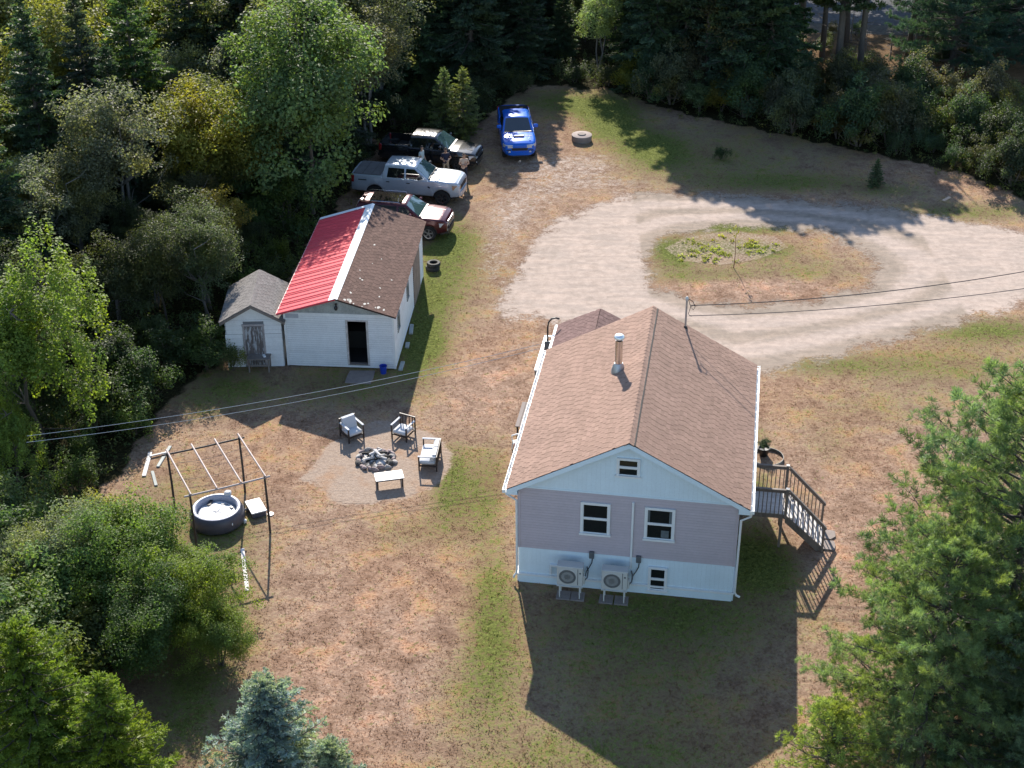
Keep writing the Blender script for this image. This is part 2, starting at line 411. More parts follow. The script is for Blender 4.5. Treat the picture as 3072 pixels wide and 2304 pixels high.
# ---- lawn blades: stuff
def blades(name, n, region, hgt, wid, lean, seed, cond):
    r = np.random.default_rng(seed)
    x0, x1, y0, y1 = region
    # denser towards the camera
    u = r.random(n); Y = y0 + (y1 - y0) * u ** 1.35; X = r.uniform(x0, x1, n) * (.55 + .45 * (Y - y0) / (y1 - y0))
    g, s, gr, li = fields(X, Y)
    k = cond(X, Y, g, s, gr, li, r)
    X, Y, g, s, gr, li = [a[k] for a in (X, Y, g, s, gr, li)]
    m = len(X); nb = 3
    X = np.repeat(X, nb) + r.normal(0, .05, m * nb); Y = np.repeat(Y, nb) + r.normal(0, .05, m * nb)
    A = r.uniform(0, 2 * PI, m * nb); hh = hgt * r.uniform(.5, 1.35, m * nb); L = lean * r.uniform(.3, 1.4, m * nb) * hh
    B = r.uniform(0, 2 * PI, m * nb); w = wid * r.uniform(.7, 1.3, m * nb)
    p0 = np.stack([X - np.cos(A) * w, Y - np.sin(A) * w, np.zeros_like(X)], -1); p1 = np.stack([X + np.cos(A) * w, Y + np.sin(A) * w, np.zeros_like(X)], -1)
    p2 = np.stack([X + np.cos(B) * L, Y + np.sin(B) * L, hh], -1)
    V = np.stack([p0, p1, p2], 1).reshape(-1, 3); Fq = np.arange(len(V)).reshape(-1, 3)
    rep = lambda a: np.repeat(a, nb * 3)
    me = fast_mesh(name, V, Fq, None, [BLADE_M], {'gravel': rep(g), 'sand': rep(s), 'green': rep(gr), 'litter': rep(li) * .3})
    return tag(link(name, me), kind='stuff')
HOUSE_FOOT = [(0.0, 41.85), (7.3, 40.65), (9.2, 51.8), (1.5, 53.4)]
def lawn_cond(X, Y, g, s, gr, li, r):
    ok = (g + r.normal(0, .12, len(X)) < .35) & (s < .4) & (li < .5)
    return ok & (sdf(HOUSE_FOOT, X, Y) < .05) & (np.abs(X) < .36 * Y + 3)
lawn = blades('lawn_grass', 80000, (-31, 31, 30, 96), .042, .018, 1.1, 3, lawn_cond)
tag(lawn, 'short dry tan and green lawn grass around the house', 'grass')
# ------------------------------------------------------------------ shared materials
M_WHITE = mat('white_vinyl', (.74, .75, .75), .45, .05, 2)
M_WHITEW = mat('white_painted_board', (.70, .71, .70), .6, .10, 2.2, isl=.07)
M_SKIRT = mat('pale_blue_skirt_panel', (.66, .765, .83), .5, .05, 2, isl=.03)
M_SIDING = mat('mauve_siding', (.475, .405, .435), .55, .07, 1.2, isl=.06)
M_SHING = mat('pink_brown_shingle', (.295, .195, .152), .95, .16, 1.1, bump=.5, bscale=180, isl=.17, spec=.15)
M_SHING2 = mat('brown_shingle', (.125, .078, .064), .95, .3, 6, bump=.5, bscale=160, isl=.3, spec=.15)
M_SHING3 = mat('grey_weathered_shingle', (.20, .185, .175), .95, .35, 5, bump=.6, bscale=120, isl=.25, spec=.15)
M_GLASS = NT('dark_window_glass')
_b = M_GLASS.n('BsdfPrincipled', Base__Color=(.012, .014, .015), Roughness=.04); M_GLASS = M_GLASS.finish(_b.outputs[0])
M_BLIND = mat('pale_curtain', (.42, .43, .42), .8, .2, 5)
M_WOODG = mat('grey_weathered_wood', (.205, .172, .15), .85, .35, 3, vscale=(1, 1, .25), isl=.3, bump=.3)
M_DECK = mat('deck_board_grey', (.52, .49, .47), .85, .25, 4, isl=.2, bump=.2)
M_BLACK = mat('black_plastic', (.012, .012, .013), .45, .2)
M_STEEL = mat('stainless_steel', (.62, .60, .58), .16, .06, 3, metal=1.0)
M_GALV = mat('galvanised_metal', (.42, .43, .44), .4, .12, 5, metal=.6)
M_CONC = mat('pale_concrete', (.23, .19, .17), .9, .18, 5, bump=.4)
M_HPUMP = mat('heat_pump_casing', (.56, .55, .52), .45, .05)
M_GREYP = mat('grey_plastic', (.11, .115, .12), .5, .1)
M_DECKING = mat('dark_roof_felt', (.05, .032, .027), .95, .2, spec=.1)
M_SHEATH = mat('grey_sheathing', (.16, .165, .17), .9, .15)
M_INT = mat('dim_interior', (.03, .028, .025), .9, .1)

CAMP = Vector((0, 0, CAM_H))

def box_mesh(name, sx, sy, sz, m, wedge=0.0):
    """a small plank: x along, y up-slope (or height), thicker at the low edge"""
    b = MB(); t0, t1 = sz, sz * (1 - wedge)
    b.add([(-sx / 2, 0, 0), (sx / 2, 0, 0), (sx / 2, sy, 0), (-sx / 2, sy, 0), (-sx / 2, 0, t0), (sx / 2, 0, t0), (sx / 2, sy, t1), (-sx / 2, sy, t1)],
          [(0, 3, 2, 1), (4, 5, 6, 7), (0, 1, 5, 4), (1, 2, 6, 5), (2, 3, 7, 6), (3, 0, 4, 7)])
    me = bpy.data.meshes.new(name); me.from_pydata(b.v, [], b.f); me.materials.append(m); me.update()
    return me

def shingle_slope(eave_a, along, up, length, slope_len, sw, ex, seed):
    """list of (matrix) frames of shingles covering a slope"""
    r = random.Random(seed); out = []
    along, up = Vector(along).normalized(), Vector(up).normalized(); nrm = along.cross(up)
    if nrm.z < 0: nrm = -nrm
    rows = int(slope_len / ex)
    for i in range(rows):
        off = r.uniform(0, sw)
        x = -off
        while x < length:
            a, b = max(x, 0), min(x + sw, length)
            if b - a > .05:
                c = Vector(eave_a) + along * (a + b) / 2 + up * (i * ex + r.uniform(-.006, .006)) + nrm * r.uniform(.001, .006)
                out.append((c, along, up, nrm, (b - a) / sw * .93))
            x += sw
    return out

def place_shingles(roof, frames, sw, ex, m, world_of, n_single=300, name='shingle'):
    me = box_mesh(name, sw, ex * 1.2, .011, m, .6)
    frames = sorted(frames, key=lambda f: (world_of @ f[0] - CAMP).length)
    for c, a, u, n, k in frames[:n_single]:
        o = bpy.data.objects.new(name, me); COL.objects.link(o); o.parent = roof
        o.matrix_local = Matrix(((a.x * k, u.x, n.x, c.x), (a.y * k, u.y, n.y, c.y), (a.z * k, u.z, n.z, c.z), (0, 0, 0, 1)))
    if len(frames) > n_single:
        base = np.array([v.co for v in me.vertices]); fb = np.array([p.vertices[:] for p in me.polygons])
        V, Fq = [], []
        for i, (c, a, u, n, k) in enumerate(frames[n_single:]):
            V.append(np.array(c) + base[:, :1] * np.array(a) * k + base[:, 1:2] * np.array(u) + base[:, 2:] * np.array(n)); Fq.append(fb + 8 * i)
        tag(link('shingles', fast_mesh('shingles', np.concatenate(V), np.concatenate(Fq), None, [m]), roof), kind='stuff')

def siding(parent, a, b, z0, z1, h, m, nrm, holes=(), name='siding_board', depth=.014):
    """lapped boards on the wall from a to b (2-D), outward normal nrm; holes = (s0, s1, z0, z1) along the wall"""
    a, b = Vector((*a, 0)), Vector((*b, 0)); d = (b - a); Lw = d.length; d.normalize(); nv = Vector((*nrm, 0))
    z = z0
    while z < z1 - .01:
        t = min(z + h, z1)
        segs = [(0, Lw)]
        for s0, s1, q0, q1 in holes:
            if q0 < t - .02 and q1 > z + .02:
                ns = []
                for p, q in segs:
                    if s0 > p: ns.append((p, min(q, s0)))
                    if s1 < q: ns.append((max(p, s1), q))
                segs = [s for s in ns if s[1] - s[0] > .02]
        for p, q in segs:
            mb = MB()
            lo, hi = a + d * p, a + d * q
            mb.loft([[lo + Vector((0, 0, z)), lo + nv * (depth + .008) + Vector((0, 0, z)), lo + nv * (depth + .006) + Vector((0, 0, z + .018)), lo + nv * .004 + Vector((0, 0, t - .017)), lo + Vector((0, 0, t - .017))],
                     [hi + Vector((0, 0, z)), hi + nv * (depth + .008) + Vector((0, 0, z)), hi + nv * (depth + .006) + Vector((0, 0, z + .018)), hi + nv * .004 + Vector((0, 0, t - .017)), hi + Vector((0, 0, t - .017))]])
            mb.build(name, m, parent)
        z = t

def window(parent, u0, u1, z0, z1, w=0.0, fr=.085, blind=False, ax='u'):
    """double-hung window on a wall facing -w (ax='u') or +u (ax='w'); u0..u1 outer trim"""
    def q(u, d, z): return (u, w - d, z) if ax == 'u' else (w + d, u, z)
    def bx(mb, a0, a1, d0, d1, b0, b1):
        p, r = q(a0, d0, b0), q(a1, d1, b1)
        mb.box(tuple(min(x, y) for x, y in zip(p, r)), tuple(max(x, y) for x, y in zip(p, r)))
    f = MB()
    bx(f, u0, u1, -.02, .05, z1 - fr, z1); bx(f, u0 - .03, u1 + .03, -.02, .085, z0, z0 + fr * .9)
    bx(f, u0, u0 + fr, -.02, .05, z0 + fr * .9, z1 - fr); bx(f, u1 - fr, u1, -.02, .05, z0 + fr * .9, z1 - fr)
    o = f.build('window', M_WHITE, parent)
    zm = (z0 + z1) / 2; i0, i1 = u0 + fr, u1 - fr
    s = MB()
    bx(s, i0, i1, -.01, .036, zm - .028, zm + .028)
    for a0, a1, b0, b1, d in ((i0, i1, z0 + fr * .9, zm - .028, .02), (i0, i1, zm + .028, z1 - fr, .03)):
        bx(s, a0, a0 + .022, -.01, d, b0, b1); bx(s, a1 - .022, a1, -.01, d, b0, b1); bx(s, a0 + .022, a1 - .022, -.01, d, b1 - .02, b1); bx(s, a0 + .022, a1 - .022, -.01, d, b0, b0 + .025)
    s.build('sash', M_WHITE, o)
    for b0, b1 in ((z0 + fr * .9, zm - .02), (zm + .02, z1 - fr)):
        g = MB(); bx(g, i0, i1, -.015, .004, b0, b1); g.build('pane', M_GLASS, o)
    if blind:
        mc = mat('dim_curtain', (.10, .12, .13), .7, .3, 9)
        for a0, a1, b0, b1 in ((i0 + .03, i0 + .09, zm + .05, z1 - .12), (i1 - .11, i1 - .03, zm + .05, z1 - .12), (i0 + .48, i0 + .74, z0 + .13, z0 + .42)):
            c = MB(); bx(c, a0, a1, .005, .009, b0, b1); c.build('curtain', mc, o)
    return o

# ------------------------------------------------------------------ the house
W, L = 7.3, 9.09
ZE, ZR, OV, GV = 3.9665, 6.157, .355, .2916
KS = (ZR - ZE) / (W / 2 + OV)
house = thing('house', 'mauve sided raised bungalow with pinkish brown shingle roof and steel flue', 'house', (0.1967, 41.948, 0), -.1626)
HM = Matrix.Translation((0.1967, 41.948, 0)) @ Matrix.Rotation(-.1626, 4, 'Z')
mb = MB()
mb.box((.0, .0, .0), (W, L, 3.93))
for y in (0.0, L - .1):
    mb.prism([(0, y, 3.93), (W, y, 3.93), (W / 2, y, 3.93 + W / 2 * KS - .02)], (0, .1, 0))
mb.build('wall', M_SHEATH, house)
walls = [((0, 0), (W, 0), (0, -1)), ((W, 0), (W, L), (1, 0)), ((W, L), (0, L), (0, 1)), ((0, L), (0, 0), (-1, 0))]
for a, b, n in walls:
    siding(house, a, b, 1.462, 3.93, .107, M_SIDING, n)
    # vertical skirt boards
    d = Vector((b[0] - a[0], b[1] - a[1])); Lw = d.length; d.normalize(); k = int(round(Lw / .152)); bw = Lw / k
    for i in range(k):
        p, q = Vector(a) + d * (i * bw + .0007), Vector(a) + d * ((i + 1) * bw - .0007); nv = Vector(n)
        MB().prism([(p.x, p.y, .38), (q.x, q.y, .38), (q.x + nv.x * .012, q.y + nv.y * .012, .38), (p.x + nv.x * .012, p.y + nv.y * .012, .38)], (0, 0, 1.07)).build('skirt_board', M_SKIRT, house)
    p, q, nv = Vector(a), Vector(b), Vector(n)
    e = d * .045
    MB().prism([(p.x - e.x, p.y - e.y, .30), (q.x + e.x, q.y + e.y, .30), (q.x + e.x + nv.x * .075, q.y + e.y + nv.y * .075, .30), (p.x - e.x + nv.x * .075, p.y - e.y + nv.y * .075, .30)], (0, 0, .075)).build('skirt_ledge', M_WHITE, house)
    MB().prism([(p.x, p.y, .0), (q.x, q.y, .0), (q.x + nv.x * .05, q.y + nv.y * .05, .0), (p.x + nv.x * .05, p.y + nv.y * .05, .0)], (0, 0, .298)).build('plinth', M_SKIRT, house)
for x, y in ((0, 0), (W, 0), (W, L), (0, L)):     # corner trim
    sx, sy = (-1 if x == 0 else 1), (-1 if y == 0 else 1)
    MB().box((min(x - sx * .07, x + sx * .03), min(y - sy * .07, y + sy * .03), 1.455), (max(x - sx * .07, x + sx * .03), max(y - sy * .07, y + sy * .03), 3.925)).build('corner_trim', M_SIDING, house)
k = 48; bw = W / k
for i in range(k):                                 # gable boards
    u0, u1 = i * bw + .0007, (i + 1) * bw - .0007
    zt = lambda u: ZE + (min(u, W - u) + OV) * KS - .13
    if min(zt(u0), zt(u1)) < 3.99: continue
    for y0, sg in ((0, -1), (L, 1)):
        MB().prism([(u0, y0, 3.93), (u1, y0, 3.93), (u1, y0, zt(u1)), (u0, y0, zt(u0))], (0, sg * .012, 0)).build('gable_board', M_SKIRT, house)
for y0, sg in ((0, -1), (L, 1)):
    MB().box((-.01, min(y0, y0 + sg * .024), 3.91), (W + .01, max(y0, y0 + sg * .024), 3.965)).build('band_board', M_SKIRT, house)

# roof
roofm = MB()
cosr = 1 / math.sqrt(1 + KS * KS)
th = .10
for s in (0, 1):
    X = lambda u: u if s == 0 else W - u
    pts = [(X(-OV), -GV, ZE - th), (X(-OV), -GV, ZE), (W / 2, -GV, ZR), (W / 2, -GV, ZR - th)]
    roofm.prism(pts, (0, L + 2 * GV, 0))
roof = roofm.build('roof', M_DECKING, house)
SL = (W / 2 + OV) / cosr
sw, ex = .305, .141
fr = shingle_slope((-OV - .02, -GV - .02, ZE + .002), (0, 1, 0), (cosr, 0, KS * cosr), L + 2 * GV + .04, SL, sw, ex, 1)
fr += shingle_slope((W + OV + .02, -GV - .02, ZE + .002), (0, 1, 0), (-cosr, 0, KS * cosr), L + 2 * GV + .04, SL, sw, ex, 2)
place_shingles(roof, fr, sw, ex, M_SHING, HM)
rc = MB(); y = -GV - .03
while y < L + GV:
    y1 = min(y + .24, L + GV + .02)
    rc.loft([[(W / 2 - .17, y, ZR - .17 * KS + .02), (W / 2, y, ZR + .035), (W / 2 + .17, y, ZR - .17 * KS + .02), (W / 2 + .17, y, ZR - .17 * KS), (W / 2, y, ZR + .01), (W / 2 - .17, y, ZR - .17 * KS)],
             [(W / 2 - .17, y1 + .03, ZR - .17 * KS + .008), (W / 2, y1 + .03, ZR + .02), (W / 2 + .17, y1 + .03, ZR - .17 * KS + .008), (W / 2 + .17, y1 + .03, ZR - .17 * KS), (W / 2, y1 + .03, ZR + .008), (W / 2 - .17, y1 + .03, ZR - .17 * KS)]])
    y = y1
rc.build('ridge_cap', M_SHING, roof)
MB().bar((W / 2 + .172, -GV - .02, ZR - .172 * KS + .022), (W / 2 + .172, L + GV, ZR - .172 * KS + .022), .05, .03).build('ridge_vent_gap', M_INT, roof)
MB().prism([(W / 2 - .17, -GV - .04, ZR - .17 * KS - .01), (W / 2, -GV - .04, ZR + .03), (W / 2 + .17, -GV - .04, ZR - .17 * KS - .01), (W / 2, -GV - .04, ZR - .02)], (0, .03, 0)).build('ridge_end_vent', M_BLACK, roof)
for s in (0, 1):                                   # rake boards and soffit under the front and back edge
    X = lambda u: u if s == 0 else W - u
    for y0, y1 in ((-GV - .012, -GV + .02), (L + GV - .02, L + GV + .012)):
        MB().prism([(X(-OV), y0, ZE - .2), (X(-OV), y0, ZE - .015), (W / 2, y0, ZR - .015), (W / 2, y0, ZR - .2)], (0, y1 - y0, 0)).build('rake_board', M_SKIRT, house)
    MB().prism([(X(-.02), -.04, ZE - .03), (X(-.02), -.04, ZE + .07), (W / 2, -.04, ZR - .13), (W / 2, -.04, ZR - .23)], (0, .03, 0)).build('frieze_board', M_SKIRT, house)
    MB().prism([(X(-OV), -GV, ZE - .2), (X(.0), -GV, ZE - .2), (X(.0), -GV, ZE + .0), (X(-OV), -GV, ZE - .02)], (0, .03, 0)).build('eave_return', M_SKIRT, house)
    MB().box((min(X(-OV), X(.01)), -GV + .03, ZE - .215), (max(X(-OV), X(.01)), L + GV - .03, ZE - .195)).build('soffit', M_SKIRT, house)
    MB().box((min(X(-OV), X(-OV - .02)), -GV, ZE - .2), (max(X(-OV), X(-OV - .02)), L + GV, ZE - .02)).build('fascia', M_WHITE, house)
    g = MB(); a0, a1 = -OV - .145, -OV - .022
    prof = [(a1, ZE - .13), (a1 - .085, ZE - .135), (a0, ZE - .08), (a0, ZE - .012), (a0 + .014, ZE - .012), (a0 + .014, ZE - .075), (a1 - .082, ZE - .122), (a1, ZE - .118)]
    g.prism([(X(u), -GV - .015, z) for u, z in prof], (0, L + 2 * GV + .03, 0))
    g.box((min(X(a0), X(a1)), -GV - .03, ZE - .135), (max(X(a0), X(a1)), -GV - .016, ZE - .008))
    gt = g.build('gutter', M_WHITE, house)
    for i in range(15):
        yy = -GV + .3 + i * .66 + RND.uniform(-.06, .06)
        MB().box((min(X(a0), X(a1 + .06)), yy, ZE - .010), (max(X(a0), X(a1 + .06)), yy + .035, ZE + .004)).build('gutter_hanger', M_WHITE, gt)
# downspouts
MB().tube([(-.42, -.1, 3.80), (-.40, -.1, 3.66), (-.06, -.06, 3.40), (-.055, -.055, .50), (-.08, -.06, .36), (-.15, -.08, .26), (-.16, -.08, .18)], .04, 8).build('downspout', M_WHITE, house, 40)
MB().tube([(W + .42, -.2, 3.80), (W + .40, -.2, 3.66), (W + .10, -.05, 3.36), (W + .09, -.045, .42), (W + .14, -.06, .3), (W + .27, -.07, .24)], .04, 8).build('downspout', M_WHITE, house, 40)
# windows
window(house, 2.10, 3.10, 2.25, 3.56, w=-.024)
window(house, 4.24, 5.25, 2.25, 3.57, w=-.024, blind=True)
window(house, 3.25, 4.02, 4.68, 5.41, fr=.075, w=-.016)
window(house, 4.45, 5.10, .16, 1.16, fr=.075, w=-.05)
window(house, 2.2, 3.3, 2.3, 3.5, w=W + .024, ax='w')
window(house, 6.6, 7.6, 2.4, 3.5, w=W + .024, ax='w')
MB().box((W, 3.6, 1.55), (W + .05, 4.55, 3.62)).build('side_door', M_WHITE, house)
# conduit down the front, disconnect boxes and cables, line cover
MB().rbox((3.81, -.085, 1.0), (3.885, -.02, 3.72), .01).build('line_set_cover', M_WHITE, house)
c = MB(); c.rbox((1.08, -.10, .78), (1.5, -.015, .87), .01); c.rbox((1.08, -.10, .45), (1.16, -.015, .775), .01); c.build('line_set_cover', M_WHITE, house)
for bu in (2.43, 4.02):
    MB().rbox((bu, -.12, 1.30), (bu + .17, -.02, 1.56), .012).build('disconnect_box', M_GREYP, house)
    MB().tube([(bu + .11, -.07, 1.3), (bu + .10, -.09, 1.12), (bu + .02, -.14, .95), (bu - .07, -.2, .82), (bu - .08, -.3, .72), (bu - .10, -.36, .70)], .018, 6).build('power_cable', M_BLACK, house)
# steel flue
fl = thing('flue', None, None); fl.parent = house; fl.location = (2.76, 5.25, 0)
del_keys = [k for k in fl.keys()]
zb = ZE + (2.76 + OV) * KS
MB().lathe([(.26, zb - .13), (.25, zb + .02), (.205, zb + .16), (.16, zb + .27), (.15, zb + .29)], 20).build('flashing_cone', M_GALV, fl, 50)
MB().box((-.33, -.3, 0), (.33, .3, .012)).build('flashing_plate', M_GALV, fl).matrix_local = Matrix.Translation((0, 0, zb)) @ Matrix.Rotation(-math.atan(KS), 4, 'Y')
MB().lathe([(.135, zb + .2), (.135, zb + 1.2)], 22).build('pipe', M_STEEL, fl, 50)
MB().lathe([(.10, zb + 1.2), (.10, zb + 1.27)], 18).build('pipe_collar', M_BLACK, fl, 50)
MB().lathe([(.14, zb + 1.265), (.185, zb + 1.285), (.19, zb + 1.33), (.15, zb + 1.40), (.08, zb + 1.43), (.01, zb + 1.435)], 20).build('rain_cap', mat('bright_steel', (.85, .85, .84), .35, .05, metal=.6), fl, 50)
# service mast with weather head
mst = MB(); mz = ZE + (W + OV - 4.9) * KS
mst.tube([(4.9, 9.13, mz - .2), (4.9, 9.13, mz + 1.2)], .038, 10); mst.build('service_mast', M_GALV, house, 40)
wh = MB(); wh.lathe([(.03, mz + 1.17), (.06, mz + 1.2), (.065, mz + 1.26), (.03, mz + 1.32), (.005, mz + 1.33)], 12, (4.9, 9.13, 0)); wh.build('weather_head', M_HPUMP, house, 50)
MB().lathe([(.10, mz - .12), (.085, mz + .03), (.045, mz + .1)], 12, (4.9, 9.13, 0)).build('mast_boot', M_BLACK, house, 50)
dl = MB(); dl.tube([(4.95, 9.13, mz + 1.24), (5.12, 9.1, mz + 1.16), (5.22, 9.08, mz + .95), (5.16, 9.08, mz + .82), (5.05, 9.1, mz + .92), (5.2, 9.15, mz + 1.02)], .013, 6)
dl.tube([(4.95, 9.15, mz + 1.22), (5.05, 9.14, mz + .9), (4.98, 9.13, mz + .6), (5.1, 9.12, mz + .52)], .011, 6); dl.build('drip_loop', M_BLACK, house)
# back porch with its own small gable roof
PW0, PW1, PY0, PY1, PE, PR = -.17, 3.13, L + GV + .02, 11.35, 4.05, 4.88
pm = (PW0 + PW1) / 2; pk = (PR - PE) / (pm - PW0)
MB().box((PW0 + .25, L + .02, 1.5), (PW1 - .25, PY1 - .25, PE - .08)).build('porch_wall', M_SIDING, house)
pr = MB()
for s in (0, 1):
    x = PW0 if s == 0 else PW1
    pr.prism([(x, L + .01, PE - .08), (x, L + .01, PE), (pm, L + .01, PR), (pm, L + .01, PR - .08)], (0, PY1 - L, 0))
porch_roof = pr.build('porch_roof', M_DECKING, house)
pc = 1 / math.sqrt(1 + pk * pk)
frs = shingle_slope((PW0 - .02, L + .2, PE + .002), (0, 1, 0), (pc, 0, pk * pc), PY1 - L - .17, (pm - PW0) / pc, sw, ex, 3) + shingle_slope((PW1 + .02, L + .2, PE + .002), (0, 1, 0), (-pc, 0, pk * pc), PY1 - L - .17, (pm - PW0) / pc, sw, ex, 4)
M_SHINGP = mat('mauve_brown_shingle', (.18, .115, .105), .95, .26, 9, bump=.5, bscale=180, isl=.22, spec=.15)
place_shingles(porch_roof, frs, sw, ex, M_SHINGP, HM, 0)
MB().rbox((PW0 - .14, L + .3, PE - .12), (PW0 - .02, PY1 + .02, PE - .01), .02).build('porch_gutter', M_WHITE, house)
gn = MB(); gn.tube([(-.56, 11.0, 2.2), (-.56, 11.0, 4.1), (-.53, 11.02, 4.3), (-.42, 11.05, 4.45), (-.25, 11.1, 4.48), (-.12, 11.15, 4.42)], .035, 8); gn.build('bent_conduit', M_BLACK, house, 50)
MB().rbox((-.68, 10.88, 3.15), (-.42, 11.0, 3.5), .02).build('meter_box', M_GREYP, house)
lr = MB()                                          # landing beside the porch: white topped rail
for y in (10.2, 11.6, 13.0): lr.box((-.95, y - .045, 0), (-.86, y + .045, 2.55), 1)
lr.box((-.97, 10.15, 2.55), (-.84, 13.05, 2.6), 0); lr.box((-.9, 13.0, 2.55), (.2, 13.09, 2.6), 0)
for i in range(20): lr.box((-.92, 10.3 + i * .14, 1.55), (-.885, 10.34 + i * .14, 2.55), 1)
lr.box((-.95, 10.15, 1.42), (.25, 13.05, 1.5), 1); lr.build('landing_rail', [M_WHITE, M_WOODG], house)

# ------------------------------------------------------------------ side deck and stairs
deck = thing('wooden_deck', 'grey wooden deck with stairs and baluster railings on the right of the house', 'deck', (0.1967, 41.948, 0), -.1626)
D0, D1, DY0, DY1, DZ = W + .06, 8.95, 3.30, 4.85, 1.46
nb = 11
for i in range(nb):
    y = DY0 + i * (DY1 - DY0) / nb
    MB().box((D0, y + .006, DZ - .03), (D1, y + (DY1 - DY0) / nb - .006, DZ)).build('deck_board', M_DECK, deck)
fm = MB(); fm.box((D0, DY0, DZ - .19), (D1, DY0 + .04, DZ - .032)); fm.box((D0, DY1 - .04, DZ - .19), (D1, DY1, DZ - .032)); fm.box((D1 - .04, DY0 + .04, DZ - .19), (D1, DY1 - .04, DZ - .032)); fm.build('deck_frame', M_WOODG, deck)
for x, y in ((8.86, DY0 + .06), (8.86, DY1 - .06), (D0 + .1, DY0 + .06)):
    MB().box((x - .045, y - .045, 0), (x + .045, y + .045, DZ - .03)).build('post', M_WOODG, deck)
RT = DZ + 1.02
def railing(p, q, zb0, zb1, n, nm='baluster', skip_top=False):
    p, q = Vector(p), Vector(q)
    for i in range(n):
        c = p.lerp(q, (i + .5) / n); zlo = zb0 + (zb1 - zb0) * (i + .5) / n
        MB().box((c.x - .016, c.y - .016, zlo), (c.x + .016, c.y + .016, c.z - .03)).build(nm, M_WOODG, deck)
    MB().bar(p + Vector((0, 0, -.015)), q + Vector((0, 0, -.015)), .10, .035).build('top_rail', M_WOODG, deck)
    MB().bar(p + Vector((0, 0, -.10)), q + Vector((0, 0, -.10)), .035, .09).build('sub_rail', M_WOODG, deck)
railing((D0, DY0 + .02, RT), (D1, DY0 + .02, RT), DZ - .16, DZ - .16, 11)
railing((D0, DY1 - .02, RT), (D1, DY1 - .02, RT), DZ - .16, DZ - .16, 11)
for y in (DY0 + .02, DY1 - .02):                   # pale cap posts at the stair head
    MB().box((D1 - .02, y - .05, DZ - .19), (D1 + .08, y + .05, RT + .03)).build('corner_post', M_WOODG, deck)
    MB().box((D1 - .03, y - .06, RT + .03), (D1 + .09, y + .06, RT + .055)).build('post_cap', M_DECK, deck)
S0, S1, SZ1 = D1 + .08, 10.36, .1
NS = 7; rise = DZ / (NS + 1); run = (S1 - S0) / NS
for i in range(NS):
    z = DZ - (i + 1) * rise; x = S0 + i * run
    for h in (0, 1):
        MB().box((x, DY0 + .06, z - .035) if h == 0 else (x + run / 2 + .006, DY0 + .06, z - .035), (x + run / 2 - .006, DY1 - .06, z) if h == 0 else (x + run + .01, DY1 - .06, z)).build('stair_tread', M_DECK, deck)
for y in (DY0 + .02, DY1 - .06):
    MB().prism([(S0 - .05, y, DZ - .05), (S0 - .05, y, DZ - .36), (S1 - .2, y, 0.0), (S1 + .02, y, 0.0), (S1 + .02, y, .16)], (0, .04, 0)).build('stringer', M_WOODG, deck)
for y in (DY0 + .02, DY1 - .02):
    railing((S0 + .02, y, RT), (S1 + .08, y, 1.04), DZ - .24, .06, 10)
    MB().box((S1 - .03, y - .04, 0), (S1 + .05, y + .04, 1.0)).build('newel_post', M_WOODG, deck)

def rel(u, w, z=0.0):
    p = HM @ Vector((u, w, z)); return (p.x, p.y, p.z)
def irregular_slab(name, label, cat, c, pts, h, m, group=None, rz=0):
    b = MB(); n = len(pts)
    b.loft([[(x, y, 0) for x, y in pts], [(x, y, h * .8) for x, y in pts], [(x * .97, y * .97, h) for x, y in pts]])
    o = b.build(name, m, None, None, c); o.rotation_euler = (0, 0, rz); return tag(o, label, cat, group)
irregular_slab('flagstone', 'pale flagstone at the stair foot, the one nearer the driveway', 'flagstone', rel(10.58, 4.32), [(-.3, -.26), (.12, -.3), (.3, -.1), (.28, .24), (-.1, .3), (-.3, .2)], .06, M_CONC, 'flagstones at the stair foot', -.16)
irregular_slab('flagstone', 'pale flagstone at the stair foot, crossed by railing shadows', 'flagstone', rel(10.56, 3.68), [(-.26, -.3), (.28, -.28), (.3, .05), (.24, .27), (-.28, .29)], .055, M_CONC, 'flagstones at the stair foot', -.2)

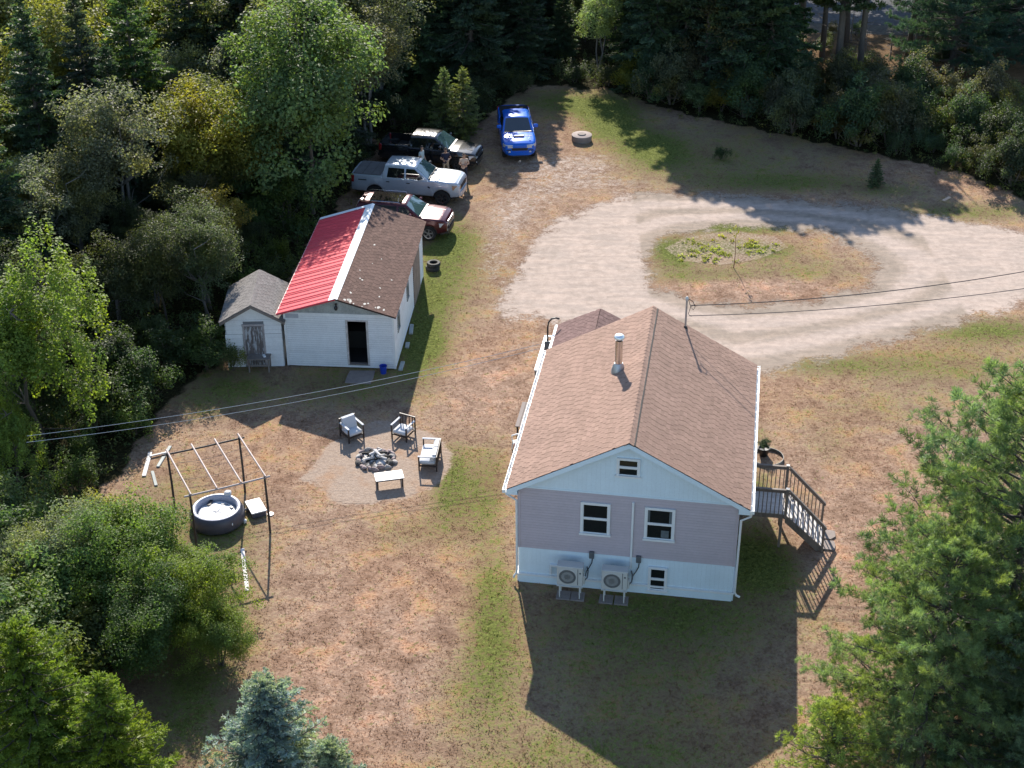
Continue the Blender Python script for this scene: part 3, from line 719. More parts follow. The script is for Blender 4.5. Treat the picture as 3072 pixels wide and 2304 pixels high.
# heat pumps on stands
def heat_pump(u, label):
    t = thing('heat_pump', label, 'heat pump', rel(u, -.74), -.1626, 'heat pumps on the front wall')
    MB().rbox((0, 0, .55), (.88, .33, 1.31), .018).build('casing', M_HPUMP, t)
    MB().rbox((-.01, -.012, 1.31), (.89, .34, 1.345), .012).build('top_cover', M_HPUMP, t)
    c = (.36, -.004, .93)
    MB().lathe([(.315, .0), (.315, -.012), (.29, -.014), (.29, .0)], 28, (c[0], 0, c[2]), axis='y').build('fan_ring', M_HPUMP, t, 40)
    fan = MB().lathe([(.288, -.001), (.288, -.006), (.01, -.006)], 28, (c[0], 0, c[2]), axis='y').build('fan_grille', M_GREYP, t, 40)
    gb = MB()
    for i in range(-9, 10):
        x = i * .03; hgt = math.sqrt(max(0, .285 ** 2 - x * x))
        gb.box((c[0] + x - .004, -.018, c[2] - hgt), (c[0] + x + .004, -.008, c[2] + hgt))
    for r in (.1, .2): gb.lathe([(r, -.017), (r + .008, -.017), (r + .008, -.010), (r, -.010)], 24, (c[0], 0, c[2]), axis='y')
    gb.build('grille_wire', mat('grille_grey', (.26, .26, .255), .5, .1) if 'grille_grey' not in bpy.data.materials else bpy.data.materials['grille_grey'], fan)
    MB().box((.70, -.008, .62), (.72, .0, 1.28)).build('panel_seam', M_GREYP, t)
    MB().rbox((.76, -.006, 1.08), (.82, .0, 1.14), .004).build('badge', M_GREYP, t)
    st = MB()
    for x in (.08, .76):
        st.box((x, -.02, .50), (x + .04, .36, .545)); st.box((x, -.02, .03), (x + .04, .02, .5)); st.box((x, .32, .03), (x + .04, .36, .5)); st.box((x - .03, -.04, .03), (x + .07, .04, .045))
    st.box((.0, -.03, .515), (.88, .0, .548)); st.build('stand', M_HPUMP, t)
    MB().rbox((.88, .08, .6), (.94, .26, .95), .01).build('valve_cover', M_HPUMP, t)
    MB().tube([(.92, .2, .7), (1.0, .28, .75), (1.0, .55, .85), (.95, .68, .9)], .025, 7).build('refrigerant_line', M_GREYP, t)
    return t
heat_pump(1.42, 'beige heat pump on a stand, the one farther from the basement window')
heat_pump(2.93, 'beige heat pump on a stand, the one next to the basement window')
for i, (u, lab) in enumerate(((1.64, 'square concrete paver under the far heat pump, on its outer side'), (2.13, 'square concrete paver under the far heat pump, on its inner side'),
                              (3.10, 'square concrete paver under the heat pump near the basement window, outer side'), (3.62, 'square concrete paver under the heat pump near the basement window, below its cable'))):
    irregular_slab('paver', lab, 'paver', rel(u, -.6), [(-.235, -.24), (.235, -.24), (.235, .24), (-.235, .24)], .045, M_CONC, 'pavers under the heat pumps', -.1626 + RND.uniform(-.05, .05))

# ------------------------------------------------------------------ garage
GW, GL, GZE, GZR, GOV, GGV = 4.677, 9.065, 2.738, 3.523, .18, .41
garage = thing('garage', 'long white sided garage with half red metal, half brown shingle roof', 'garage', (-9.6713, 57.1475, 0), -.0819)
GM = Matrix.Translation((-9.6713, 57.1475, 0)) @ Matrix.Rotation(-.0819, 4, 'Z')
gk = (GZR - GZE) / (GW / 2 + GOV); gc = 1 / math.sqrt(1 + gk * gk)
DU0, DU1, DZ1 = 2.70, 3.50, 2.30
wl = MB()
zw = 2.62
wl.box((0, 0, .05), (DU0, .1, zw)); wl.box((DU1, 0, .05), (GW, .1, zw)); wl.box((DU0, 0, DZ1), (DU1, .1, zw)); wl.box((DU0, 0, .05), (DU1, .1, .24))
wl.box((0, .1, .05), (.1, GL, zw)); wl.box((GW - .1, .1, .05), (GW, GL, zw)); wl.box((.1, GL - .1, .05), (GW - .1, GL, zw))
wl.box((.1, .1, .03), (GW - .1, GL - .1, .12), 1)
for y in (0, GL - .1): wl.prism([(0, y, zw), (GW, y, zw), (GW / 2, y, GZR - .06)], (0, .1, 0))
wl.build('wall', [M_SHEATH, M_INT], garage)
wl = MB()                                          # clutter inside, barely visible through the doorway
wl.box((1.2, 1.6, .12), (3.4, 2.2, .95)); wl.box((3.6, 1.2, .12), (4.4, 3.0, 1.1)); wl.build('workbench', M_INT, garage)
door_h = [(DU0 - .08, DU1 + .08, .2, DZ1 + .06)]
siding(garage, (0, 0), (GW, 0), .06, 2.58, .105, M_WHITEW, (0, -1), door_h)
GD0, GD1 = 5.85, 7.85
siding(garage, (GW, 0), (GW, GL), .06, 2.58, .105, M_WHITEW, (1, 0), [(GD0, GD1, 0, 2.35), (.9, 1.6, 1.25, 2.15), (3.75, 4.4, 1.3, 2.2)])
siding(garage, (GW, GL), (0, GL), .06, 2.58, .21, M_WHITEW, (0, 1)); siding(garage, (0, GL), (0, 0), .06, 2.58, .21, M_WHITEW, (-1, 0))
for x, y in ((0, 0), (GW, 0), (GW, GL), (0, GL)):
    sx, sy = (-1 if x == 0 else 1), (-1 if y == 0 else 1)
    MB().box((min(x - sx * .06, x + sx * .032), min(y - sy * .06, y + sy * .032), .05), (max(x - sx * .06, x + sx * .032), max(y - sy * .06, y + sy * .032), 2.6)).build('corner_trim', M_WHITEW, garage)
df = MB(); df.box((DU0 - .085, -.04, .2), (DU0, .1, DZ1)); df.box((DU1, -.04, .2), (DU1 + .085, .1, DZ1)); df.box((DU0 - .085, -.04, DZ1), (DU1 + .085, .1, DZ1 + .07)); df.build('door_frame', mat('worn_door_trim', (.50, .47, .44), .8, .35, 5), garage)
MB().box((DU0, -.06, .2), (DU1, .1, .245)).build('door_sill', M_WOODG, garage)
M_GREYB = mat('bare_grey_board', (.33, .35, .33), .8, .25, 3, isl=.2)
nbv = 30
for i in range(nbv):
    u0, u1 = i * GW / nbv + .003, (i + 1) * GW / nbv - .003
    zt = lambda u: GZE + (min(u, GW - u) + GOV) * gk - .075
    if min(zt(u0), zt(u1)) < 2.70: continue
    MB().prism([(u0, 0, 2.64), (u1, 0, 2.64), (u1, 0, zt(u1)), (u0, 0, zt(u0))], (0, -.018, 0)).build('gable_board', M_GREYB, garage)
MB().box((-.01, -.035, 2.58), (GW + .01, 0, 2.64)).build('band_board', M_WHITEW, garage)
MB().box((.03, -.03, 2.37), (.62, -.024, 2.575)).build('missing_siding_patch', mat('bare_sheathing', (.40, .42, .46), .8, .1), garage)
ld = MB(); ld.lathe([(.05, 0), (.05, -.06)], 10, (2.28, -.03, 3.1), axis='y'); ld.lathe([(.03, 3.06), (.07, 3.0), (.075, 2.92), (.05, 2.86)], 10, (2.28, -.12, 0)); ld.build('outdoor_lamp', M_BLACK, garage, 40)
for y0, y1, z0, z1 in ((.95, 1.55, 1.3, 2.1), (3.8, 4.35, 1.35, 2.15)):
    f = MB(); f.box((GW - .005, y0, z1 - .06), (GW + .05, y1, z1)); f.box((GW - .005, y0, z0), (GW + .06, y1, z0 + .06)); f.box((GW - .005, y0, z0 + .06), (GW + .05, y0 + .06, z1 - .06)); f.box((GW - .005, y1 - .06, z0 + .06), (GW + .05, y1, z1 - .06))
    f = f.build('window', M_GREYB, garage); MB().box((GW - .003, y0 + .06, z0 + .06), (GW + .012, y1 - .06, z1 - .06)).build('pane', M_GLASS, f)
sd = MB().box((GW, GD0, .1), (GW + .03, GD1, 2.32)).build('side_door', M_INT, garage)
for i in range(12):
    y = GD0 + i * (GD1 - GD0) / 12
    MB().box((GW + .03, y + .006, .1), (GW + .055, y + (GD1 - GD0) / 12 - .006, 2.3)).build('door_plank', mat('brown_door_plank', (.25, .19, .155), .85, .3, 4, isl=.25) if i == 0 else bpy.data.materials['brown_door_plank'], sd)
MB().box((GW - .005, GD0 - .01, 2.32), (GW + .07, GD1 + .01, 2.38)).build('door_track', M_GREYB, garage)
# roof base
rb = MB()
for s in (0, 1):
    X = lambda u: u if s == 0 else GW - u
    rb.prism([(X(-GOV), -GGV, GZE - .06), (X(-GOV), -GGV, GZE), (GW / 2, -GGV, GZR), (GW / 2, -GGV, GZR - .06)], (0, GL + 2 * GGV, 0))
groof = rb.build('roof', M_DECKING, garage)
GSL = (GW / 2 + GOV) / gc
frs = shingle_slope((GW + GOV + .03, -GGV - .02, GZE + .002), (0, 1, 0), (-gc, 0, gk * gc), GL + 2 * GGV + .04, GSL, .305, .141, 5)
place_shingles(groof, frs, .305, .141, M_SHING2, GM)
# red ribbed sheets
M_RED = mat('red_metal_sheet', (.64, .05, .068), .4, .10, 1.5, spec=.5, isl=.12)
npan = 11; plen = (GL + 2 * GGV + .06) / npan
prof = []
for i in range(5):
    y = i * .2
    prof += [(y, 0), (y + .10, 0), (y + .115, .006), (y + .13, 0)] if i % 2 else [(y, 0.0), (y + .015, .024), (y + .04, .024), (y + .055, 0), (y + .13, 0), (y + .14, .005), (y + .15, 0)]
prof = [(y * plen / 1.0, z) for y, z in prof if y < .985] + [(plen + .012, .0)]
pb = MB(); a = [Vector((0, y, z + .012)) for y, z in prof]; b = [Vector((GSL - .1, y, z + .012)) for y, z in prof]
pb.loft([a + [v - Vector((0, 0, .008)) for v in reversed(a)], b + [v - Vector((0, 0, .008)) for v in reversed(b)]])
pan0 = None
for i in range(npan):
    if pan0 is None: o = pan0 = pb.build('roof_panel', M_RED, garage)
    else: o = pan0.copy(); COL.objects.link(o); o.parent = garage
    y = -GGV - .03 + i * plen; up = Vector((gc, 0, gk * gc)); al = Vector((0, 1, 0)); n = Vector((-gk * gc, 0, gc)); c = Vector((-GOV - .05, y, GZE - .05 * gk + .002)) + n * (.002 * (i % 2))
    o.matrix_local = Matrix(((up.x, al.x, n.x, c.x), (up.y, al.y, n.y, c.y), (up.z, al.z, n.z, c.z), (0, 0, 0, 1)))
MB().bar((-GOV - .06, -GGV - .03, GZE - .03), (-GOV - .06, GL + GGV + .03, GZE - .03), .03, .06).build('drip_edge', mat('pink_worn_trim', (.62, .35, .33), .6, .2), garage)
MB().bar((-GOV - .02, -GGV - .035, GZE - .02), (GW / 2, -GGV - .035, GZR - .01), .03, .06, up=(0, 1, 0)).build('rake_trim', M_RED, garage)
capm = mat('white_metal_cap', (.80, .80, .79), .4, .04)
MB().loft([[(GW / 2 - .30, y, GZR - .30 * gk + .045), (GW / 2, y, GZR + .055), (GW / 2 + .05, y, GZR + .045), (GW / 2 + .05, y, GZR + .01), (GW / 2, y, GZR + .03), (GW / 2 - .30, y, GZR - .30 * gk + .03)] for y in (-GGV - .05, GL + GGV + .05)]).build('ridge_cap', capm, garage)
MB().loft([[(GW / 2 - .02, y, GZR + .058), (GW / 2 + .10, y, GZR - .1 * gk + .05), (GW / 2 + .10, y, GZR - .1 * gk + .03), (GW / 2 - .02, y, GZR + .045)] for y in (-GGV - .05, GL + GGV + .05)]).build('ridge_cap', capm, garage)
MB().bar((-GOV - .03, GL + GGV - .09, GZE + .035), (GW / 2 - .02, GL + GGV - .09, GZR + .045), .24, .014, up=(-gk, 0, 1)).build('rake_trim', capm, garage)
pt = MB()                                          # flakes of old paint left on the brown slope
for i in range(22):
    t = RND.random()
    y = -GGV + RND.uniform(.02, .5) if t < .6 else RND.uniform(0.5, 6.0); sl = RND.uniform(.12, .85) * GSL if t < .6 else RND.uniform(.2, .9) * GSL
    s = RND.uniform(.03, .09) if t < .6 else RND.uniform(.02, .06)
    c = Vector((GW + GOV - sl * gc, y, GZE + sl * gk * gc + .026)); k = RND.randint(5, 7); ring = []
    for j in range(k):
        aa = 2 * PI * j / k; rr = s * RND.uniform(.45, 1.2)
        ring.append(c + Vector((-gc, 0, gk * gc)) * math.cos(aa) * rr + Vector((0, 1.6, 0)) * math.sin(aa) * rr)
    pt.loft([ring, [p + Vector((0, 0, .004)) for p in ring]])
tag(pt.build('paint_flake', mat('flaked_paint', (.42, .40, .36), .8, .2), garage), kind='stuff')

def grel(u, w, z=0.0):
    p = GM @ Vector((u, w, z)); return (p.x, p.y, p.z)
irregular_slab('door_slab', 'worn concrete slab on the ground below the open garage door', 'concrete slab', grel(3.28, -.78), [(-.6, -.5), (-.1, -.55), (.5, -.56), (.56, .0), (.55, .55), (-.52, .52), (-.58, .1)], .05, M_CONC, None, -.05)
for i, (w, l, lab) in enumerate(((-.1, .75, 'pale plank lying along the garage wall foot, at its front corner'), (1.9, .5, 'short pale plank by the garage wall foot, midway'), (3.2, .9, 'long pale plank by the garage wall foot, nearest the side door'))):
    b = MB(); b.rbox((-.09, 0, 0), (.09, l, .07), .012); o = b.build('plank', M_GREYB, None, None, grel(GW + .22, w)); o.rotation_euler = (0, 0, -.09 + .05 * i); tag(o, lab, 'plank', 'planks along the garage wall')
bk = thing('bucket', 'blue plastic bucket standing beside the garage doorway', 'bucket', grel(4.2, -.33))
M_BLUEP = mat('blue_plastic', (.015, .05, .38), .4, .1)
MB().lathe([(.12, 0), (.155, .34), (.165, .345), (.165, .37), (.148, .37), (.14, .33), (.11, .03), (.005, .025)], 20).build('pail', M_BLUEP, bk, 40)
MB().tube([(.165 * math.cos(a), .05 + .02 * math.sin(a), .36 - .17 * math.sin(a)) for a in [PI * i / 8 for i in range(9)]], .006, 5).build('handle', M_GALV, bk)
tr = thing('tyre_stack', 'two stacked old black tyres by the far end of the garage wall', 'tyre', grel(5.05, 9.9))
MB().lathe([(.2, 0), (.32, 0), (.35, .05), (.35, .15), (.32, .2), (.2, .2), (.18, .1)], 22, cap=False).build('tyre', mat('tyre_rubber', (.016, .016, .017), .8, .2), tr, 40)
MB().lathe([(.2, .2), (.30, .2), (.34, .25), (.34, .34), (.31, .39), (.2, .39), (.18, .3)], 22, (.05, .03, 0), cap=False).build('tyre', bpy.data.materials['tyre_rubber'], tr, 40)

# ------------------------------------------------------------------ small shed
shed = thing('shed', 'small white clapboard shed with grey shingled roof and peeling plank door', 'shed', (-12.2, 57.05, 0), .03)
SW, SLn, SZE, SZR, SO, SG = 2.36, 3.1, 2.26, 3.06, .2, .18
SMt = Matrix.Translation((-12.2, 57.05, 0)) @ Matrix.Rotation(.03, 4, 'Z')
sk = (SZR - SZE) / (SW / 2 + SO); sc_ = 1 / math.sqrt(1 + sk * sk)
MB().box((0, 0, 0), (SW, SLn, 2.32)).prism([(0, 0, 2.32), (SW, 0, 2.32), (SW / 2, 0, SZR - .05)], (0, SLn, 0)).build('wall', M_SHEATH, shed)
siding(shed, (-.04, 0), (SW, 0), .03, 1.62, .2, M_WHITEW, (0, -1), [(.74, 1.62, 0, 2.1)], depth=.022)
siding(shed, (0.02, 0), (SW, 0), 1.63, 2.3, .2, M_WHITEW, (0, -1), [(.74, 1.62, 0, 2.1)], depth=.018)
siding(shed, (SW, 0), (SW, SLn), .03, 2.3, .2, M_WHITEW, (1, 0)); siding(shed, (0, SLn), (0, 0), .03, 2.3, .2, M_WHITEW, (-1, 0)); siding(shed, (SW, SLn), (0, SLn), .03, 2.3, .2, M_WHITEW, (0, 1))
for zz in (2.3, 2.5, 2.7):
    zt = min(zz + .2, SZR - .16); hw = (SZR - .1 - zz) / sk; hw2 = max(.05, (SZR - .1 - zt) / sk)
    hw = min(hw, SW / 2)
    MB().prism([(SW / 2 - hw, 0, zz), (SW / 2 + hw, 0, zz), (SW / 2 + hw2, 0, zt), (SW / 2 - hw2, 0, zt)], (0, -.018, 0)).build('siding_board', M_WHITEW, shed)
dr = MB().box((.80, -.02, .12), (1.56, .0, 1.98)).build('door', M_INT, shed)
t_ = NT('peeling_door'); co = t_.n('TexCoord').outputs['Object']; mp = t_.n('Mapping', Vector=co, Scale=(9, 9, 1.3)).outputs[0]
pf = t_.smooth(t_.noise(mp, 1.5, 6, .7), .5, .6); dcol = t_.mix(pf, t_.mix(t_.noise(mp, 4, 4), (.075, .06, .055), (.19, .165, .155)), (.42, .43, .44))
M_PEEL = t_.finish(t_.n('BsdfPrincipled', Base__Color=dcol, Roughness=.85).outputs[0])
for i in range(5):
    MB().box((.81 + i * .15, -.045, .13), (.81 + i * .15 + .142, -.02, 1.97)).build('door_plank', M_PEEL, dr)
f = MB(); f.box((.72, -.05, .1), (.80, 0, 2.0)); f.box((1.56, -.05, .1), (1.64, 0, 2.0)); f.box((.70, -.055, 2.0), (1.66, 0, 2.1)); f.build('door_frame', mat('greyed_trim', (.34, .31, .30), .85, .3, 4), shed)
rb = MB()
for s in (0, 1):
    X = lambda u: u if s == 0 else SW - u
    rb.prism([(X(-SO), -SG, SZE - .07), (X(-SO), -SG, SZE), (SW / 2, -SG, SZR), (SW / 2, -SG, SZR - .07)], (0, SLn + 2 * SG, 0))
sroof = rb.build('roof', M_WOODG, shed)
SSL = (SW / 2 + SO) / sc_
frs = shingle_slope((-SO - .03, -SG - .02, SZE + .002), (0, 1, 0), (sc_, 0, sk * sc_), SLn + 2 * SG + .04, SSL, .29, .13, 7) + shingle_slope((SW + SO + .03, -SG - .02, SZE + .002), (0, 1, 0), (-sc_, 0, sk * sc_), SLn + 2 * SG + .04, SSL, .29, .13, 8)
place_shingles(sroof, frs, .29, .13, M_SHING3, SMt)
rc = MB()
for i in range(13): rc.loft([[(SW / 2 - .14, y, SZR - .14 * sk + .02), (SW / 2, y, SZR + .04), (SW / 2 + .14, y, SZR - .14 * sk + .02), (SW / 2, y, SZR + .01)] for y in (-SG - .02 + i * .265, -SG + .25 + i * .265)])
rc.build('ridge_cap', M_SHING3, sroof)
for s in (0, 1):
    X = lambda u: u if s == 0 else SW - u
    MB().prism([(X(-SO), -SG - .03, SZE - .13), (X(-SO), -SG - .03, SZE - .01), (SW / 2, -SG - .03, SZR - .01), (SW / 2, -SG - .03, SZR - .13)], (0, .028, 0)).build('rake_board', M_WOODG, shed)
# saw-horse table in front of the shed door
tb = thing('saw_bench', 'rough grey wooden bench standing before the shed door', 'bench', (-10.86, 56.62, 0), .0)
for x in (-.44, .40):
    MB().box((x, -.05, 0), (x + .06, .02, .62)).build('leg', M_WOODG, tb); MB().box((x, .42, 0), (x + .06, .48, .62)).build('leg', M_WOODG, tb)
for i in range(3): MB().box((-.48, -.06 + i * .19, .62), (.50, .115 + i * .19, .66)).build('top_plank', M_WOODG, tb)
MB().box((-.42, -.03, .3), (.44, .0, .36)).build('brace', M_WOODG, tb)
o = MB().rbox((-.06, -.12, 0), (.06, .12, .05), .015).build('board_scrap', M_WHITE, None, None, (-10.62, 56.82, .662)); o.rotation_euler = (0, 0, .35); tag(o, 'white board scrap lying on the grey bench by the shed', 'board')
# ------------------------------------------------------------------ yard things
M_CUSH = mat('pale_cushion', (.52, .53, .55), .85, .06, 4, bump=.15)
M_DARKW = mat('dark_stained_wood', (.028, .020, .018), .55, .3, 6)
M_TOPW = mat('white_tabletop', (.66, .65, .63), .5, .04)
M_POLE = mat('dark_pole_wood', (.045, .036, .032), .7, .35, 6, vscale=(1, 1, .3))
M_RAFT = mat('pale_peeled_pole', (.44, .36, .33), .7, .25, 5)

# four post frame over the tub
pg = thing('pergola_frame', 'bare post and pole frame standing over the inflatable hot tub', 'pergola')
LB, RB, LF, RF, PH = Vector((-12.55, 46.4, 0)), Vector((-10.1, 47.45, 0)), Vector((-11.25, 43.75, 0)), Vector((-8.8, 44.85, 0)), 2.4
for p in (LB, RB, LF, RF):
    MB().tube([p, p + Vector((.01, .01, 1.2)), p + Vector((0, 0, PH + .07))], [.044, .042, .038], 8).build('post', M_POLE, pg, 50)
for a, b in ((LB, RB), (LF, RF)):
    d = (b - a).normalized()
    MB().tube([a - d * .2 + Vector((0, 0, PH)), a.lerp(b, .5) + Vector((0, 0, PH - .02)), b + d * .2 + Vector((0, 0, PH))], [.038, .035, .038], 8).build('beam', M_POLE if a is LB else M_RAFT, pg, 50)
for t in (.0, .345, .67, 1.0):
    a, b = LB.lerp(RB, t), LF.lerp(RF, t); d = (b - a).normalized()
    MB().tube([a - d * .22 + Vector((.03, 0, PH + .08)), b + d * .05 + Vector((.03, 0, PH + .075))], [.035, .03], 8).build('rafter', M_RAFT, pg, 50)
wr = MB()
for t in (.22, .42, .62, .82):
    a, b = LB.lerp(LF, t), RB.lerp(RF, t)
    wr.tube([a + (b - a) * s + Vector((0, 0, PH - .02 - .12 * math.sin(PI * s))) for s in (0, .17, .33, .5, .67, .83, 1)], .006, 4)
tag(wr.build('wire', M_GREYP, pg), kind='stuff')

# inflatable tub
tub = thing('hot_tub', 'round inflatable charcoal hot tub with pale cover sunk inside its rim', 'hot tub', (-10.82, 45.58, 0))
M_TUB = mat('charcoal_vinyl', (.075, .072, .092), .45, .15, 4); M_TUBI = mat('pale_grey_vinyl', (.36, .37, .44), .4, .1, 3)
prof = [(.80, .0), (.92, .02), (.995, .12), (1.0, .30), (.985, .46), (.93, .58), (.87, .635)]
MB().lathe(prof, 40, cap=False).build('side_wall', M_TUB, tub, 60)
MB().lathe([(.872, .634), (.82, .655), (.77, .64), (.735, .58), (.725, .44), (.73, .3)], 40, cap=False).build('rim', M_TUBI, tub, 60)
cv = MB(); rings = []
for rr, z in ((.735, .34), (.70, .40), (.60, .44), (.40, .452), (.18, .43), (.01, .42)):
    rings.append([(rr * math.cos(2 * PI * k / 40), rr * math.sin(2 * PI * k / 40), z + .02 * math.sin(k * .8 + rr * 9) * (rr < .72)) for k in range(40)])
cv.loft(rings, False); cv.build('cover', mat('white_cover', (.56, .56, .57), .5, .1, 2.5), tub, 50)
for a0, r0, r1 in ((2.0, .70, .5), (5.4, .62, .45)):
    MB().bar((r0 * math.cos(a0), r0 * math.sin(a0), .50), (r1 * math.cos(a0 + .35), r1 * math.sin(a0 + .35), .46), .12, .03).build('buckle', M_BLACK, tub)
MB().bar((.1, .45, .47), (.34, .40, .47), .03, .01).build('strap', M_GREYP, tub)
MB().bar((.45, .28, .47), (.55, .18, .47), .08, .03).build('strap', M_BLACK, tub)
cl = MB(); cl.rbox((.17, .72, .6), (.42, .95, .76), .04); cl.build('folded_cloth', M_CUSH, tub)
MB().rbox((.66, -.74, .32), (.70, -.68, .42), .01).build('badge', M_WHITE, tub)
pu = thing('pump_box', 'low tub pump box with white lid beside the hot tub', 'pump box', (-9.5, 46.2, 0), -1.13)
MB().rbox((-.44, -.27, 0), (.44, .27, .21), .03).build('housing', M_TUB, pu)
MB().rbox((-.46, -.29, .21), (.46, .29, .26), .015).build('lid', M_TOPW, pu)
MB().tube([(-.1, -.27, .1), (-.12, -.38, .12), (-.1, -.48, .14)], .04, 8).build('hose', M_GREYP, pu)
for i, (x, y, lab) in enumerate(((-8.95, 46.0, 'small white tray lying off the corner of the pump box'), (-9.82, 45.5, 'small white jug standing between tub and pump box'))):
    o = MB().lathe([(.07, 0), (.08, .1), (.03, .14), (.005, .15)] if i else [(.12, 0), (.13, .03), (.01, .05)], 12).build('jug' if i else 'round_tray', M_TOPW, None, 50, (x, y, 0)); tag(o, lab, 'jug' if i else 'tray')

# seats
def frame_seat(name, label, loc, rz, w, back_cushion, cat, group=None, n_slat=4, bh=.25):
    t = thing(name, label, cat, loc, rz, group)
    d, ah, sh = .68, .63, .34
    for sx in (-1, 1):
        for y, h in ((-d / 2, ah), (d / 2, ah + bh - .05)):
            x = sx * w / 2
            MB().box((min(x, x - sx * .05), y - .025, 0), (max(x, x - sx * .05), y + .025, h)).build('leg', M_DARKW, t)
        MB().rbox((min(sx * w / 2 + sx * .015, sx * w / 2 - sx * .075), -d / 2 - .04, ah), (max(sx * w / 2 + sx * .015, sx * w / 2 - sx * .075), d / 2 - .02, ah + .035), .008).build('armrest', M_CUSH if True else M_DARKW, t)
        MB().box((min(sx * (w / 2 - .012), sx * (w / 2 - .042)), -d / 2 + .025, .2), (max(sx * (w / 2 - .012), sx * (w / 2 - .042)), d / 2 - .025, .26)).build('side_rail', M_DARKW, t)
    MB().box((-w / 2 + .05, -d / 2 - .02, .2), (w / 2 - .05, -d / 2 + .02, .26)).build('front_rail', M_DARKW, t)
    MB().box((-w / 2 + .05, d / 2 - .02, .2), (w / 2 - .05, d / 2 + .02, .26)).build('back_rail', M_DARKW, t)
    MB().box((-w / 2 + .05, d / 2 - .02, ah + bh - .11), (w / 2 - .05, d / 2 + .02, ah + bh - .05)).build('back_rail', M_DARKW, t)
    for i in range(n_slat):
        x = -w / 2 + .05 + (w - .1) * (i + .5) / n_slat
        MB().box((x - .02, d / 2 - .015, .26), (x + .02, d / 2 + .015, ah + bh - .11)).build('back_slat', M_DARKW, t)
    MB().rbox((-w / 2 + .055, -d / 2 - .01, .26), (w / 2 - .055, d / 2 - .06, .42), .045).build('seat_cushion', M_CUSH, t, 50)
    if back_cushion:
        nc = 1 if w < 1 else 2
        for i in range(nc):
            x0 = -w / 2 + .06 + (w - .12) * i / nc; x1 = -w / 2 + .06 + (w - .12) * (i + 1) / nc - .01
            b = MB(); b.loft([[(x0, d / 2 - .28, .42), (x1, d / 2 - .28, .42), (x1, d / 2 - .12, .43), (x0, d / 2 - .12, .43)], [(x0, d / 2 - .24, .6), (x1, d / 2 - .24, .6), (x1, d / 2 - .07, .62), (x0, d / 2 - .07, .62)],
                              [(x0 + .02, d / 2 - .14, .62 + bh), (x1 - .02, d / 2 - .14, .62 + bh), (x1 - .02, d / 2 - .02, .63 + bh), (x0 + .02, d / 2 - .02, .63 + bh)]])
            b.build('back_cushion', M_CUSH, t, 35)
    return t
frame_seat('garden_chair', 'garden armchair with pale seat and back cushions, left behind the fire pit', (-6.40, 51.32, 0), .62, .72, True, 'chair', 'garden seats round the fire pit')
frame_seat('garden_chair', 'garden armchair missing its back cushion, dark slats showing, behind the fire pit', (-4.34, 51.36, 0), -.48, .72, False, 'chair', 'garden seats round the fire pit')
frame_seat('garden_sofa', 'two seat garden sofa with pale cushions right of the fire pit', (-3.20, 49.50, 0), -1.66, 1.38, True, 'sofa', 'garden seats round the fire pit', 8, .09)
tb = thing('coffee_table', 'low white topped garden table with dark legs in front of the fire pit', 'table', (-4.68, 47.92, 0), .22)
MB().rbox((-.54, -.29, .385), (.54, .29, .42), .008).build('table_top', M_TOPW, tb)
for x in (-.5, .45):
    for y in (-.26, .21): MB().box((x, y, 0), (x + .05, y + .05, .385)).build('leg', M_DARKW, tb)
MB().box((-.45, -.25, .33), (.45, -.22, .384)).build('apron', M_DARKW, tb)

# stones
def stone_mesh(name, r, seed, m, flat=.7):
    import bmesh
    rr = random.Random(seed); bm = bmesh.new(); bmesh.ops.create_icosphere(bm, subdivisions=2, radius=1)
    ax = [Vector((rr.gauss(0, 1), rr.gauss(0, 1), rr.gauss(0, 1))).normalized() for _ in range(7)]
    cut = [rr.uniform(.55, .9) for _ in range(7)]
    for v in bm.verts:
        for a, c in zip(ax, cut):
            q = v.co.dot(a)
            if q > c: v.co -= a * (q - c)
        v.co = Vector((v.co.x * r[0], v.co.y * r[1], v.co.z * r[2] * flat))
    me = bpy.data.meshes.new(name); bm.to_mesh(me); bm.free(); me.materials.append(m); me.shade_flat(); return me
M_STONE = [mat('field_stone_' + n, c, .85, .3, 5, bump=.3) for n, c in (('pinkish', (.29, .225, .215)), ('grey', (.20, .188, .18)), ('sooty', (.06, .055, .05)), ('pale', (.40, .37, .345)))]
fp = thing('fire_pit', 'round fire pit ringed by field stones with charred logs and white ash', 'fire pit', (-5.32, 49.62, 0))
rr = random.Random(4)
SM = [stone_mesh('stone', (rr.uniform(.13, .2), rr.uniform(.1, .15), rr.uniform(.1, .17)), i, M_STONE[i % 4]) for i in range(9)]
n = 21
for i in range(n):
    a = 2 * PI * i / n + rr.uniform(-.06, .06)
    o = link('stone', SM[rr.choice([0, 1, 3, 4, 5, 7, 8, 2])], fp); r = .72 + rr.uniform(-.06, .08)
    o.location = (r * math.cos(a), r * .92 * math.sin(a), rr.uniform(.03, .08)); o.rotation_euler = (rr.uniform(-.4, .4), rr.uniform(-.4, .4), a + PI / 2 + rr.uniform(-.5, .5))
for i in range(7):
    a = rr.uniform(0, 6.28); o = link('stone', SM[(i * 3) % 9], fp); o.location = (.55 * math.cos(a), .5 * math.sin(a), .14); o.rotation_euler = (rr.random(), rr.random(), rr.random() * 6); o.scale = (.7, .7, .6)
ash = MB(); rings = []
for q, z in ((.68, .01), (.5, .045), (.3, .075), (.01, .09)): rings.append([(q * math.cos(2 * PI * k / 22) * (1 + .08 * math.sin(k * 2.1)), q * .92 * math.sin(2 * PI * k / 22), z + .012 * math.sin(k * 3.7 + q * 20)) for k in range(22)])
ash.loft(rings, False)
